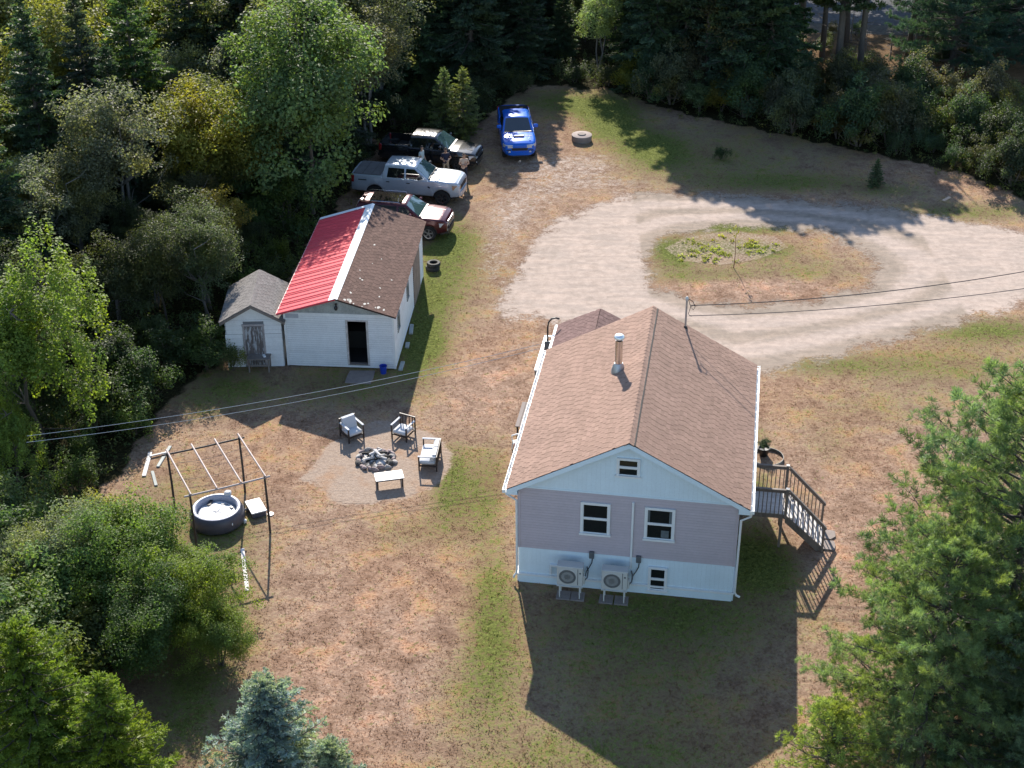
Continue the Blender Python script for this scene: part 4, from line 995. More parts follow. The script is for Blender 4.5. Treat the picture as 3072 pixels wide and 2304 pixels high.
tA = NT('ash_bed'); co = tA.n('TexCoord').outputs['Object']; M_ASH = tA.finish(tA.n('BsdfPrincipled', Base__Color=tA.ramp(tA.noise(co, 4.5, 5, .7), [(.4, (.015, .014, .014)), (.52, (.18, .17, .165)), (.6, (.55, .54, .53))]), Roughness=.95).outputs[0])
ash.build('ash_bed', M_ASH, fp, 40)
M_CHAR = mat('charred_wood', (.02, .018, .017), .8, .4); M_DRIFT = mat('whitened_log', (.58, .55, .52), .85, .25, 6)
for i, (a, l, z, m) in enumerate(((.3, .9, .14, 1), (2.6, .8, .16, 1), (1.3, .55, .2, 1), (.1, 1.0, .22, 0), (2.9, .9, .12, 0), (1.9, .7, .17, 0), (.7, .6, .26, 1), (2.2, .5, .3, 1))):
    c = Vector((rr.uniform(-.1, .12), rr.uniform(-.02, .2), z)); d = Vector((math.cos(a), math.sin(a), rr.uniform(-.12, .12))) * l / 2
    MB().tube([c - d, c, c + d], [.045, .055, .04], 7).build('log', M_DRIFT if m else M_CHAR, fp, 40)

# concrete well
wl = thing('well_ring', 'round concrete well ring with lid and raised hatch standing in the grass', 'well', (4.15, 83.75, 0)); wl.scale = (.95, .95, .78)
MB().lathe([(.60, 0), (.62, .03), (.615, .40), (.59, .42)], 36, cap=False).build('ring', M_CONC, wl, 40)
MB().lathe([(.60, .405), (.625, .42), (.625, .475), (.60, .49), (.01, .50)], 36).build('lid', mat('pale_lid', (.26, .21, .195), .85, .12, 3), wl, 40)
MB().lathe([(.25, .49), (.26, .5), (.255, .545), (.24, .56), (.01, .565)], 26).build('hatch', M_CONC, wl, 40)
# sapling with stake on the island
sp = thing('sapling', 'thin leafy sapling on a stake in the driveway island bed', 'sapling', (10.82, 66.6, 0))
MB().tube([(0, 0, 0), (.04, .03, .8), (.0, .05, 1.5), (.06, .03, 2.25)], [.022, .018, .012, .005], 6).build('trunk', mat('reddish_twig', (.22, .10, .065), .7, .2), sp, 50)
# lumber by the frame
def plank(label, p, q, w, t, m, z=.0, group=None):
    p, q = Vector(p), Vector(q); c = (p + q) / 2; d = q - p
    o = MB().rbox((-d.length / 2, -w / 2, 0), (d.length / 2, w / 2, t), min(.012, t * .3)).build('plank', m, None, None, (c.x, c.y, z)); o.rotation_euler = (0, 0, math.atan2(d.y, d.x)); return tag(o, label, 'plank', group)
M_PALEP = mat('bleached_plank', (.60, .56, .53), .8, .2, 4)
plank('long pale board lying in the grass right of the lower left shrubs', (-9.66, 43.85, 0), (-9.12, 41.4, 0), .14, .05, M_PALEP)
plank('pale bleached board left of the post frame, the longest of the pile', (-14.25, 50.25, 0), (-14.15, 48.55, 0), .16, .05, M_PALEP, 0, 'boards piled by the post frame')
plank('greyish board in the pile left of the post frame, nearest the frame', (-13.55, 50.7, 0), (-13.75, 49.2, 0), .13, .05, M_GREYB, 0, 'boards piled by the post frame')
plank('short broken board lying across the grey and pale boards by the frame', (-14.2, 49.9, .05), (-13.55, 50.2, .05), .10, .04, M_PALEP, .05, 'boards piled by the post frame')
plank('lowest pale board of the pile left of the post frame, tilted towards the tub', (-13.9, 48.9, 0), (-13.55, 47.9, 0), .12, .05, M_GREYB, 0, 'boards piled by the post frame')
plank('lone pale board in the sunlit grass by the back right shrubs', (23.0, 74.6, 0), (23.5, 75.1, 0), .18, .04, mat('orange_board', (.55, .38, .27), .8, .15))
# beside the left wall: brown garden table, white chair, grill
bt = thing('garden_table', 'dark brown slatted wooden table beside the left wall of the house', 'table', rel(-1.12, 9.7), -.1626)
for i in range(5): MB().box((-.4 + i * .165, -.95, .74), (-.4 + i * .165 + .15, .95, .78)).build('top_slat', mat('brown_table_slat', (.075, .05, .052), .7, .25, 4) if i == 0 else bpy.data.materials['brown_table_slat'], bt)
for x in (-.36, .32):
    for y in (-.85, .78): MB().box((x, y, 0), (x + .07, y + .07, .74)).build('leg', M_DARKW, bt)
ch = thing('plastic_chair', 'white plastic armchair beside the left wall of the house', 'chair', rel(-1.22, 8.1), -1.4)
MB().rbox((-.26, -.26, .40), (.26, .26, .44), .02).build('seat', M_WHITE, ch); MB().loft([[(-.26, .24, .44), (.26, .24, .44), (.26, .28, .44), (-.26, .28, .44)], [(-.22, .36, .9), (.22, .36, .9), (.22, .39, .9), (-.22, .39, .9)]]).build('backrest', M_WHITE, ch)
for x in (-.24, .24):
    for y in (-.24, .24): MB().tube([(x * 1.15, y * 1.15, 0), (x, y, .42)], .03, 6).build('leg', M_WHITE, ch)
    MB().tube([(x * 1.1, -.26, .42), (x * 1.15, -.28, .64), (x * 1.15, -.1, .68), (x * 1.1, .3, .66)], .03, 6).build('armrest', M_WHITE, ch)
gl = thing('kettle_grill', 'dark red kettle grill with black legs beside the white plastic chair', 'grill', rel(-1.05, 7.2))
M_MAROON = mat('maroon_enamel', (.11, .012, .018), .3, .1, coat=.5)
MB().lathe([(.02, .55), (.2, .6), (.28, .76), (.285, .8)], 22).build('bowl', M_BLACK, gl, 50); MB().lathe([(.29, .8), (.27, .92), (.16, 1.02), (.02, 1.05)], 22).build('lid', M_MAROON, gl, 50)
for i in range(3): MB().tube([(.18 * math.cos(i * 2.1), .18 * math.sin(i * 2.1), .62), (.34 * math.cos(i * 2.1), .34 * math.sin(i * 2.1), 0)], .014, 6).build('leg', M_BLACK, gl)
# planter with wire ring at the right wall
pln = thing('planter', 'dark potted plant standing inside a wire ring on the right of the house', 'planter', rel(8.22, 9.35))
MB().lathe([(.16, 0), (.22, .3), (.24, .34), (.21, .34), (.18, .28), (.01, .27)], 18).build('pot', M_BLACK, pln, 40)
MB().lathe([(.62, .06), (.64, .0), (.64, .12), (.62, .12)], 30, (.1, -.25, 0), cap=False).build('wire_ring', mat('grey_wire_edge', (.22, .22, .20), .6, .2), pln)
# overhead cables
def cable(label, p, q, sag, r, m, name='overhead_cable', group=None):
    p, q = Vector(p), Vector(q); n = 26
    o = MB().tube([p.lerp(q, i / n) - Vector((0, 0, 4 * sag * (i / n) * (1 - i / n))) for i in range(n + 1)], r, 5).build(name, m, None, 60)
    return tag(o, label, 'cable', group)
M_LINE = mat('white_cable', (.62, .60, .57), .6, .1); M_CABLE = mat('dark_cable', (.06, .06, .065), .6, .1)
cable('upper of the two pale lines running from the house to the left trees', (-17.6, 46.6, 3.10), rel(-.62, 10.95, 3.42), .35, .009, M_LINE, group='pale lines across the yard')
cable('lower of the two pale lines running from the house to the left trees', (-17.6, 46.45, 2.92), rel(-.64, 10.9, 3.25), .40, .009, M_LINE, group='pale lines across the yard')
cable('upper dark service cable running right from the roof mast over the driveway', rel(5.05, 9.1, mz + .98), (30, 50.5, 10.5), .9, .016, M_CABLE, group='dark service cables over the driveway')
cable('lower dark service cable running right from the roof mast over the driveway', rel(5.02, 9.1, mz + .55), (30, 50.2, 9.4), .75, .013, M_CABLE, group='dark service cables over the driveway')
# ------------------------------------------------------------------ vehicles
def paint(name, c, metal=.35, rough=.28, coat=.45):
    t = NT(name); co = t.n('TexCoord').outputs['Object']
    f = t.noise(co, 1.7, 4); k = t.mix(f, tuple(x * .92 for x in c), tuple(min(1, x * 1.06) for x in c))
    b = t.n('BsdfPrincipled', Base__Color=k, Metallic=metal, Roughness=rough); b.inputs['Coat Weight'].default_value = coat; b.inputs['Coat Roughness'].default_value = .03; b.inputs['Specular IOR Level'].default_value = .35
    return t.finish(b.outputs[0])
def glass(name, c, rough=.03):
    t = NT(name); b = t.n('BsdfPrincipled', Base__Color=c, Roughness=rough); b.inputs['Specular IOR Level'].default_value = .9; b.inputs['Coat Weight'].default_value = .6
    return t.finish(b.outputs[0])
M_TYRE = mat('tyre_black', (.014, .014, .014), .85, .2); M_RIMD = mat('dark_alloy', (.09, .09, .095), .35, .1, metal=.7); M_RIMS = mat('machined_alloy', (.5, .5, .51), .3, .1, metal=.8)
M_CHROME = mat('bright_trim', (.7, .7, .72), .18, .05, metal=.9); M_TRIM = mat('dark_trim', (.018, .018, .02), .5, .2)
M_LAMP = glass('headlamp_lens', (.45, .46, .48), .08); M_TAIL = glass('tail_lamp_red', (.22, .01, .012), .1)
M_WSC = glass('windscreen_teal', (.045, .085, .085)); M_SIDEG = glass('tinted_side_glass', (.008, .011, .012)); M_WSD = glass('windscreen_dark', (.022, .028, .035), .06)

def vehicle(name, label, cat, loc, hd, S):
    t = thing(name, label, cat, loc, math.radians(hd))
    L, W, zr = S['L'], S['W'], S['roof']; xf, xr, rw = S['xf'], S['xr'], S['rw']
    sill, belt = S['sill'], S['belt']; M_P = S['paint']; Ra = rw + .075
    prof = S['top']; px, pz = [p[0] for p in prof], [p[1] for p in prof]
    bed = S.get('bed')
    def hw(x):
        w = W / 2
        a = max(0, (x - (L / 2 - .75)) / .75); b = max(0, (-x - (L / 2 - .4)) / .4)
        return w - .17 * a ** 2.2 - .07 * b ** 2
    def zbot(x):
        z = sill + .10 * max(0, (x - (L / 2 - .5)) / .5) ** 2
        for xa in (xf, xr):
            d = abs(x - xa)
            if d < Ra: z = max(z, rw + math.sqrt(Ra * Ra - d * d))
        return z
    def flare(x):
        return max([.035 * max(0, 1 - abs(abs(x - xa) - 0) / (Ra + .2)) for xa in (xf, xr)])
    def half(x, inbed=False):
        w, zb, zt = hw(x), zbot(x), np.interp(x, px, pz); fl = flare(x); h = zt - zb
        cr = .05 if not inbed else 0
        P = [(w - .05 + fl, zb), (w + fl, zb + min(.08, h * .2)), (w + .012 + fl * .6, zb + h * .45), (w - .015, zb + h * .72), (w - .035, zt - min(.05, h * .12)), (w - .10, zt)]
        if inbed: P += [(w - .13, zt), (w - .14, S['floor']), (0, S['floor'])]
        else: P += [(w - .16, zt + .01), (w * .5, zt + cr * .8), (0, zt + cr)]
        return P
    xs = set([-L / 2, L / 2, L / 2 - .03, L / 2 - .09, -L / 2 + .03])
    x = -L / 2
    while x < L / 2: xs.add(round(x, 3)); x += .14
    for xa in (xf, xr):
        for k in range(-8, 9): xs.add(round(xa + Ra * math.sin(k / 8 * PI / 2) * 1.001, 4))
    for p in px: xs.add(p)
    xs = sorted(v for v in xs if -L / 2 <= v <= L / 2)
    rings = []
    def ring(x, ib=False, sc=1.0, dz=0):
        hh = half(x, ib); r = [(x, y * sc, z + dz) for y, z in hh]; return r + [(a, -b, c) for a, b, c in reversed(r[:-1])]
    for x in xs:
        if bed and bed[0] < x < bed[1]:
            if not any(bed[0] < v < x for v in xs): rings.append(ring(bed[0])); rings.append(ring(bed[0] + .002, True))
            rings.append(ring(x, True)); last = x
            nx = [v for v in xs if v > x]
            if nx and nx[0] >= bed[1]: rings.append(ring(bed[1] - .002, True)); rings.append(ring(bed[1]))
        elif x == L / 2: rings.append([(x, y * .985, z - (.02 if z > .9 else -.01)) for _, y, z in ring(x)])
        else: rings.append(ring(x))
    bm_ = MB(); bm_.loft(rings, False, closed=False); n = len(rings[0])
    bm_.add(rings[-1], [tuple(range(n))]); bm_.add(rings[0], [tuple(range(n))])
    body = bm_.build('body', M_P, t, 32)
    MB().box((-L / 2 + .1, -W / 2 + .26, sill - .12), (L / 2 - .2, W / 2 - .26, belt - .3 if not bed else .62)).build('underbody', M_TRIM, t)
    for xa in (xf, xr): MB().box((xa - Ra - .05, -W / 2 + .1, rw), (xa + Ra + .05, W / 2 - .1, rw + Ra + .01)).build('wheel_well', M_TRIM, t)
    # cab shell
    xc, xt, xrr, xrb = S['xc'], S['xt'], S['xrr'], S['xrb']; hwb, hwr = W / 2 - .08, S.get('hwr', W / 2 - .24)
    zp = lambda x: np.interp(x, [xrb, xrr, (xrr + xt) / 2, xt, xc], [belt, zr - .04, zr, zr - .025, S.get('cowlz', belt)])
    tt = lambda z: (z - belt) / (zr - belt)
    hwz = lambda z: hwb + (hwr - hwb) * max(0, tt(z))
    st = sorted(set([xrb, xrb + (xrr - xrb) * .5, xrr, xrr + .08] + list(np.linspace(xrr + .2, xt - .15, 7)) + [xt - .07, xt] + list(np.linspace(xt + (xc - xt) * .15, xc, 6))))
    cr = []
    for x in st:
        z = zp(x); q = max(0, tt(z)); w = hwz(z)
        h = [(hwb + .02, belt - .06), (hwz(belt + (z - belt) * .86) + .0, belt + (z - belt) * .86), (w - .035 * q, z - .045 * q), (w - .11 * q, z), (w * .5, z + .025 * q), (0, z + .035 * q)]
        r = [(x, a, b) for a, b in h]; cr.append(r + [(a, -b, c) for a, b, c in reversed(r[:-1])])
    cab = MB(); cab.loft(cr, False, closed=False); cab.add(cr[0], [tuple(range(len(cr[0])))]); cab.build('cab', S.get('roofpaint', M_P), t, 40)
    def wind(xa, xb, nm, m, out, ins=.10):
        rr = []
        for i in range(5):
            x = xa + (xb - xa) * i / 4; z = zp(x); q = max(0, tt(z)); w = hwz(z) - ins
            rr.append([(x + out[0], y * w, z + (.03 * q) * (1 - abs(y) ** 2) + out[1]) for y in (-1, -.6, 0, .6, 1)])
        b = MB(); b.loft(rr, False, closed=False); low = [[(p[0] - out[0] * 1.6, p[1], p[2] - out[1] * 1.6) for p in r] for r in rr]
        for i in range(4):
            for e in (0, -1): b.add([rr[i][e], rr[i + 1][e], low[i + 1][e], low[i][e]], [(0, 1, 2, 3)])
        for e in (0, -1):
            for j in range(4): b.add([rr[e][j], rr[e][j + 1], low[e][j + 1], low[e][j]], [(0, 1, 2, 3)])
        return b.build(nm, m, t, 40)
    ws = wind(xc - .05, xt + .07, 'windscreen', S['ws'], (.008, .014))
    MB().bar((xc + .02, -hwb + .12, S.get('cowlz', belt) + .03), (xc + .02, hwb - .12, S.get('cowlz', belt) + .03), .10, .05).build('wiper_cowl', M_TRIM, t)
    wind(xrb + (xrr - xrb) * .12, xrr - (xrr - xrb) * .14, 'rear_window', M_SIDEG, (-.014, .006), .14)
    xw = lambda q: xc + (xt - xc) * q
    for sg in (-1, 1):
        def P(x, q):
            z = belt + (zr - belt) * q; return (x, sg * (hwz(z) + .0), z)
        wins = []
        xm = S['xm']
        wins.append([P(xm + .05, .04), P(xw(.04) - .26, .04), P(xw(.30) - .16, .30), P(xw(.82) - .12, .82), P(xm + .05, .82)])
        xe = S['xe']
        wins.append([P(xe, .04), P(xm - .05, .04), P(xm - .05, .82), P(xe + S.get('xeo', .08), .82)])
        if 'xq' in S: wins.append([P(S['xq'], .10), P(xe - .08, .04), P(xe - .02, .82), P(S['xq'] + .25, .80)])
        for w in wins:
            e = Vector((0, sg * .02, .005)); MB().loft([[Vector(p) - e * .6 for p in w], [Vector(p) + e for p in w]]).build('side_window', M_SIDEG, t)
        # doors
        dd = [(xm, S['xd']), (S['xd2'], xm)]
        for x0, x1 in dd:
            out, inn = [], []
            for x in np.linspace(x0 + .018, x1 - .018, 7):
                h = half(x); pts = [(h[1][0] + .008, h[1][1] + .02), (h[2][0] + .008, h[2][1]), (h[3][0] + .008, h[3][1]), (h[4][0] + .006, h[4][1])]
                out.append([(x, sg * a, b) for a, b in pts] + [(x, sg * (a - .03), b) for a, b in reversed(pts)])
            d = MB().loft(out).build('door', M_P, t, 32)
            hh = half(x0 + .18); MB().rbox((x0 + .08, min(sg * (hh[3][0]), sg * (hh[3][0] + .045)), hh[3][1] + .02), (x0 + .27, max(sg * hh[3][0], sg * (hh[3][0] + .045)), hh[3][1] + .06), .01).build('handle', S.get('handle', M_P), d)
        # mirrors
        mz = belt + .10; my = hwb + .03
        mr = MB().rbox((xw(.1) - .42, min(sg * my, sg * (my + .27)), mz - .02), (xw(.1) - .29, max(sg * my, sg * (my + .27)), mz + .19), .035).build('mirror', S.get('mirror', M_P), t, 40)
        MB().rbox((xw(.1) - .425, min(sg * (my + .06), sg * (my + .25)), mz + .01), (xw(.1) - .418, max(sg * (my + .06), sg * (my + .25)), mz + .16), .003).build('mirror_glass', M_CHROME, mr)
        # lamps
        zh = S['zh']; xe_ = L / 2; w0 = hw(L / 2 - .02)
        pts = [(xe_ + .012, w0 - .40), (xe_ + .010, w0 - .13), (xe_ - .10, w0 - .0 + .025), (xe_ - .34, hw(xe_ - .34) + .018), (xe_ - .34, hw(xe_ - .34) - .06), (xe_ - .16, w0 - .15), (xe_ - .1, w0 - .40)]
        MB().loft([[(a, sg * b, zh[0]) for a, b in pts], [(a - .02, sg * (b - .005), zh[1] - .02) for a, b in pts], [(a - .05, sg * (b - .02), zh[1]) for a, b in pts]]).build('headlight', S.get('lampm', M_LAMP), t)
        MB().lathe([(.06, xe_ - .06), (.065, xe_ + .012), (.05, xe_ + .02), (.005, xe_ + .022)], 12, (0, sg * (w0 - .22), S['zf']), axis='x').build('fog_lamp', M_LAMP, t, 40)
        zt = S['ztail']; MB().rbox((-L / 2 - .015, min(sg * (W / 2 - .20), sg * (W / 2 - .02)), zt[0]), (-L / 2 + .16, max(sg * (W / 2 - .20), sg * (W / 2 - .02)), zt[1]), .03).build('tail_light', M_TAIL, t)
        # wheels
        for xa in (xf, xr):
            yo = sg * (W / 2 - .02); yi = sg * (W / 2 - .28)
            wh = MB().lathe([(rw * .62, yi), (rw * .96, yi), (rw, yi + sg * .05), (rw, yo - sg * .05), (rw * .955, yo - sg * .01), (rw * .64, yo)], 26, (xa, 0, rw), axis='y', cap=False).build('wheel', M_TYRE, t, 30)
            rm = MB(); rm.lathe([(rw * .65, yo - sg * .005), (rw * .60, yo - sg * .03), (rw * .58, yo - sg * .12), (.02, yo - sg * .13)], 26, (xa, 0, rw), axis='y', cap=False); rm.build('rim_barrel', M_TRIM, wh, 40)
            sp = MB(); ns = S.get('spokes', 6)
            for k in range(ns):
                a = 2 * PI * k / ns + .2
                for da in (-.13, .13):
                    sp.bar((xa + .05 * math.cos(a), yo - sg * .03, rw + .05 * math.sin(a)), (xa + rw * .62 * math.cos(a + da), yo - sg * .012, rw + rw * .62 * math.sin(a + da)), .035, .03, up=(0, 1, 0))
            sp.lathe([(.07, yo - sg * .05), (.075, yo - sg * .015), (.01, yo - sg * .01)], 14, (xa, 0, rw), axis='y')
            sp.lathe([(rw * .66, yo - sg * .02), (rw * .665, yo + sg * .002), (rw * .60, yo - sg * .005), (rw * .60, yo - sg * .02)], 26, (xa, 0, rw), axis='y', cap=False)
            sp.build('rim', S.get('rim', M_RIMD), wh, 40)
    # front
    zg = S['zg']; gw = S['gw']; xe_ = L / 2
    gr = MB().loft([[(xe_ - .05, -gw, zg[0]), (xe_ - .05, gw, zg[0]), (xe_ - .05, gw + .05, zg[1]), (xe_ - .05, -gw - .05, zg[1])], [(xe_ + .014, -gw + .03, zg[0] + .02), (xe_ + .014, gw - .03, zg[0] + .02), (xe_ - .004, gw + .02, zg[1] - .02), (xe_ - .004, -gw - .02, zg[1] - .02)]]).build('grille', M_TRIM, t)
    for i in range(S.get('bars', 3)):
        z = zg[0] + (zg[1] - zg[0]) * (i + 1) / (S.get('bars', 3) + 1); MB().bar((xe_ + .014, -gw + .04, z), (xe_ + .014, gw - .04, z), .03, .03).build('grille_bar', S.get('barm', M_TRIM), gr)
    if S.get('badge'):
        zc = (zg[0] + zg[1]) / 2 + S.get('bz', 0); MB().lathe([(.055, xe_ + .02), (.085, xe_ + .034), (.055, xe_ + .042), (.01, xe_ + .04)], 16, (0, 0, 0), axis='x').build('badge', M_CHROME, gr, 40)
        b = gr.children[-1]; b.matrix_local = Matrix.Translation((0, 0, zc)) @ Matrix.Diagonal((1, 1.6, .9, 1))
    w0 = hw(L / 2 - .05); zb_ = S['zbump']
    MB().loft([[(xe_ - .30, -w0 - .02, z), (xe_ + .02, -w0 + .20, z), (xe_ + .075, -w0 * .45, z), (xe_ + .075, w0 * .45, z), (xe_ + .02, w0 - .20, z), (xe_ - .30, w0 + .02, z), (xe_ - .32, w0 - .2, z), (xe_ - .32, -w0 + .2, z)] for z in (zb_[0], zb_[0] + .03, zb_[1] - .02, zb_[1])]).build('front_bumper', S.get('bump', M_P), t, 25)
    MB().rbox((xe_ - .02, -w0 * .62, zb_[0] - .13), (xe_ + .03, w0 * .62, zb_[0] - .005), .02).build('lower_intake', M_TRIM, t)
    MB().rbox((-L / 2 - .12, -W / 2 + .12, .52), (-L / 2 + .02, W / 2 - .12, .70), .03).build('rear_bumper', S.get('rbump', M_CHROME), t)
    return t

# silver crew-cab pickup
M_SILV = paint('silver_paint', (.42, .46, .52), .3, .3)
sv = vehicle('pickup_truck', 'silver crew cab pickup with grey bed cover, middle of the three parked side by side', 'pickup', (-5.42, 75.75, 0), -12.5, dict(
    L=5.9, W=2.02, roof=1.98, xf=2.02, xr=-1.67, rw=.415, sill=.50, belt=1.33, cowlz=1.35, paint=M_SILV, ws=M_WSC, floor=.9, bed=(-2.86, -1.34),
    top=[(-2.95, 1.40), (-1.32, 1.40), (-1.26, 1.33), (1.2, 1.33), (1.8, 1.34), (2.7, 1.29), (2.86, 1.23), (2.95, 1.12)],
    xc=1.28, xt=.52, xrr=-1.12, xrb=-1.27, xm=.02, xe=-.98, xd=1.12, xd2=-1.1, zh=(.92, 1.16), zf=.64, ztail=(.95, 1.36), zg=(.82, 1.17), gw=.56, zbump=(.50, .74), handle=M_TRIM, mirror=M_TRIM, bars=2, barm=M_TRIM, lampm=glass('amber_headlamp', (.30, .16, .10), .1)))
MB().rbox((-2.86, -.90, 1.405), (-1.34, .90, 1.445), .02).build('bed_cover', mat('grey_bed_cover', (.12, .115, .12), .75, .25, 3), sv)
for x in (-2.35, -1.85): MB().box((x, -.9, 1.445), (x + .02, .9, 1.451)).build('cover_fold', M_TRIM, sv)
MB().box((2.0 - 2.95, -1.028, .0 + 1.0), (2.0 - 2.94, -1.026, 1.001)).build('decal_edge', M_TRIM, sv)
MB().box((-2.55, -1.031, 1.12), (-2.1, -1.0, 1.17)).build('side_decal', M_TRIM, sv)
MB().loft([[(1.30, -1.03, 1.06), (1.42, -1.035, .98), (1.36, -1.03, .94), (1.25, -1.03, 1.02)], [(1.30, -.98, 1.06), (1.42, -.98, .98), (1.36, -.98, .94), (1.25, -.98, 1.02)]]).build('fender_vent', M_TRIM, sv)

# black pickup with open bed
M_BLK = paint('black_paint', (.016, .016, .018), .2, .2, 1.0)
bv = vehicle('pickup_truck', 'black pickup with empty open bed, farthest of the three parked side by side', 'pickup', (-4.45, 80.35, 0), -14.5, dict(
    L=5.6, W=1.95, roof=1.84, xf=1.85, xr=-1.55, rw=.40, sill=.46, belt=1.22, paint=M_BLK, ws=M_WSC, floor=.85, bed=(-2.70, -1.12),
    top=[(-2.8, 1.30), (-1.12, 1.30), (-1.05, 1.22), (1.2, 1.2), (1.75, 1.19), (2.55, 1.10), (2.72, 1.04), (2.8, .98)],
    xc=1.25, xt=.45, xrr=-.95, xrb=-1.10, xm=.05, xe=-.86, xd=1.08, xd2=-.98, zh=(.80, 1.0), zf=.58, ztail=(.9, 1.28), zg=(.72, 1.0), gw=.48, zbump=(.46, .70), bars=2, rbump=M_TRIM))
for y in (-.4, .4): MB().loft([[(1.35, y - .05, 1.235), (1.35, y + .05, 1.235), (1.35, y + .05, 1.2), (1.35, y - .05, 1.2)], [(2.5, y * .9 - .05, 1.165), (2.5, y * .9 + .05, 1.165), (2.5, y * .9 + .05, 1.12), (2.5, y * .9 - .05, 1.12)]]).build('hood_crease', M_BLK, bv, 40)

# maroon SUV
M_MAR = paint('maroon_paint', (.075, .014, .02), .35, .28); M_MARD = paint('dark_glossy_roof', (.02, .012, .013), .1, .2)
su = vehicle('suv', 'maroon sport utility vehicle with glossy dark roof, nearest the garage', 'suv', (-5.55, 71.2, 0), -11.5, dict(
    L=5.05, W=2.0, roof=1.80, xf=1.60, xr=-1.43, rw=.385, sill=.42, belt=1.15, paint=M_MAR, ws=M_WSC, hwr=.74,
    top=[(-2.525, 1.05), (-2.4, 1.12), (1.0, 1.17), (1.5, 1.18), (2.2, 1.13), (2.42, 1.06), (2.525, .93)], cowlz=1.19,
    xc=1.14, xt=.36, xrr=-2.05, xrb=-2.42, xm=.0, xe=-1.02, xeo=.03, xq=-1.95, xd=1.0, xd2=-1.1, zh=(.78, .98), zf=.55, ztail=(.95, 1.12), zg=(.60, .98), gw=.52, zbump=(.36, .60), bars=4, barm=M_CHROME, rim=M_RIMS, spokes=5, bump=M_TRIM, rbump=M_TRIM))
MB().rbox((-1.55, -.56, 1.825), (.15, .56, 1.842), .01).build('sunroof', glass('roof_glass', (.012, .010, .010), .03), su)
for sg in (-1, 1): MB().tube([(-1.9, sg * .71, 1.795), (-1.8, sg * .71, 1.84), (0, sg * .715, 1.855), (.1, sg * .715, 1.815)], .02, 6).build('roof_rail', M_CHROME, su, 50)
for y in (-.42, .42): MB().loft([[(1.25, y - .04, 1.235), (1.25, y + .04, 1.235), (1.25, y + .04, 1.18), (1.25, y - .04, 1.18)], [(2.2, y * .8 - .04, 1.19), (2.2, y * .8 + .04, 1.19), (2.2, y * .8 + .04, 1.13), (2.2, y * .8 - .04, 1.13)]]).build('hood_crease', M_MAR, su, 40)
MB().rbox((2.50, -.52, .965), (2.545, .52, .985), .006).build('chrome_strip', M_CHROME, su)

# blue pickup
M_BLU = paint('bright_blue_paint', (.008, .115, .55), .1, .25)
bl = vehicle('pickup_truck', 'bright blue pickup with hood scoop facing the camera by the wood edge', 'pickup', (0.33, 83.35, 0), -86.3, dict(
    L=5.75, W=1.93, roof=1.80, xf=1.93, xr=-1.60, rw=.40, sill=.46, belt=1.20, paint=M_BLU, ws=M_WSD, floor=.9, bed=(-2.79, -1.18),
    top=[(-2.875, 1.28), (-1.15, 1.28), (-1.1, 1.2), (1.25, 1.18), (1.7, 1.18), (2.55, 1.08), (2.75, 1.02), (2.875, .92)],
    xc=1.30, xt=.42, xrr=-.92, xrb=-1.08, xm=.1, xe=-.80, xd=1.12, xd2=-.95, zh=(.84, 1.0), zf=.60, ztail=(.9, 1.26), zg=(.66, .90), gw=.46, zbump=(.42, .58), bars=3, badge=True, bz=.02))
MB().rbox((-2.78, -.84, 1.285), (-1.18, .84, 1.325), .02).build('bed_cover', mat('black_bed_cover', (.014, .015, .02), .85, .2, spec=.15), bl)
sc = MB(); sc.loft([[(1.62, -.34, 1.225), (1.62, .34, 1.225), (1.62, .36, 1.19), (1.62, -.36, 1.19)], [(1.95, -.31, 1.275), (1.95, .31, 1.275), (1.95, .34, 1.15), (1.95, -.34, 1.15)], [(2.06, -.27, 1.255), (2.06, .27, 1.255), (2.06, .3, 1.13), (2.06, -.3, 1.13)]]); sc = sc.build('hood_scoop', M_BLU, bl, 30)
MB().rbox((2.055, -.25, 1.185), (2.075, .25, 1.245), .01).build('scoop_mouth', M_TRIM, sc)
for sg in (-1, 1):
    MB().rbox((2.60, min(sg * .47, sg * .78), .66), (2.885, max(sg * .47, sg * .78), .74), .02).build('fog_recess', M_TRIM, bl)
    MB().loft([[(1.4, sg * .62, 1.235), (1.4, sg * .72, 1.225), (1.4, sg * .72, 1.17), (1.4, sg * .62, 1.17)], [(2.5, sg * .55, 1.145), (2.5, sg * .66, 1.135), (2.5, sg * .66, 1.05), (2.5, sg * .55, 1.05)]]).build('hood_crease', M_BLU, bl, 40)

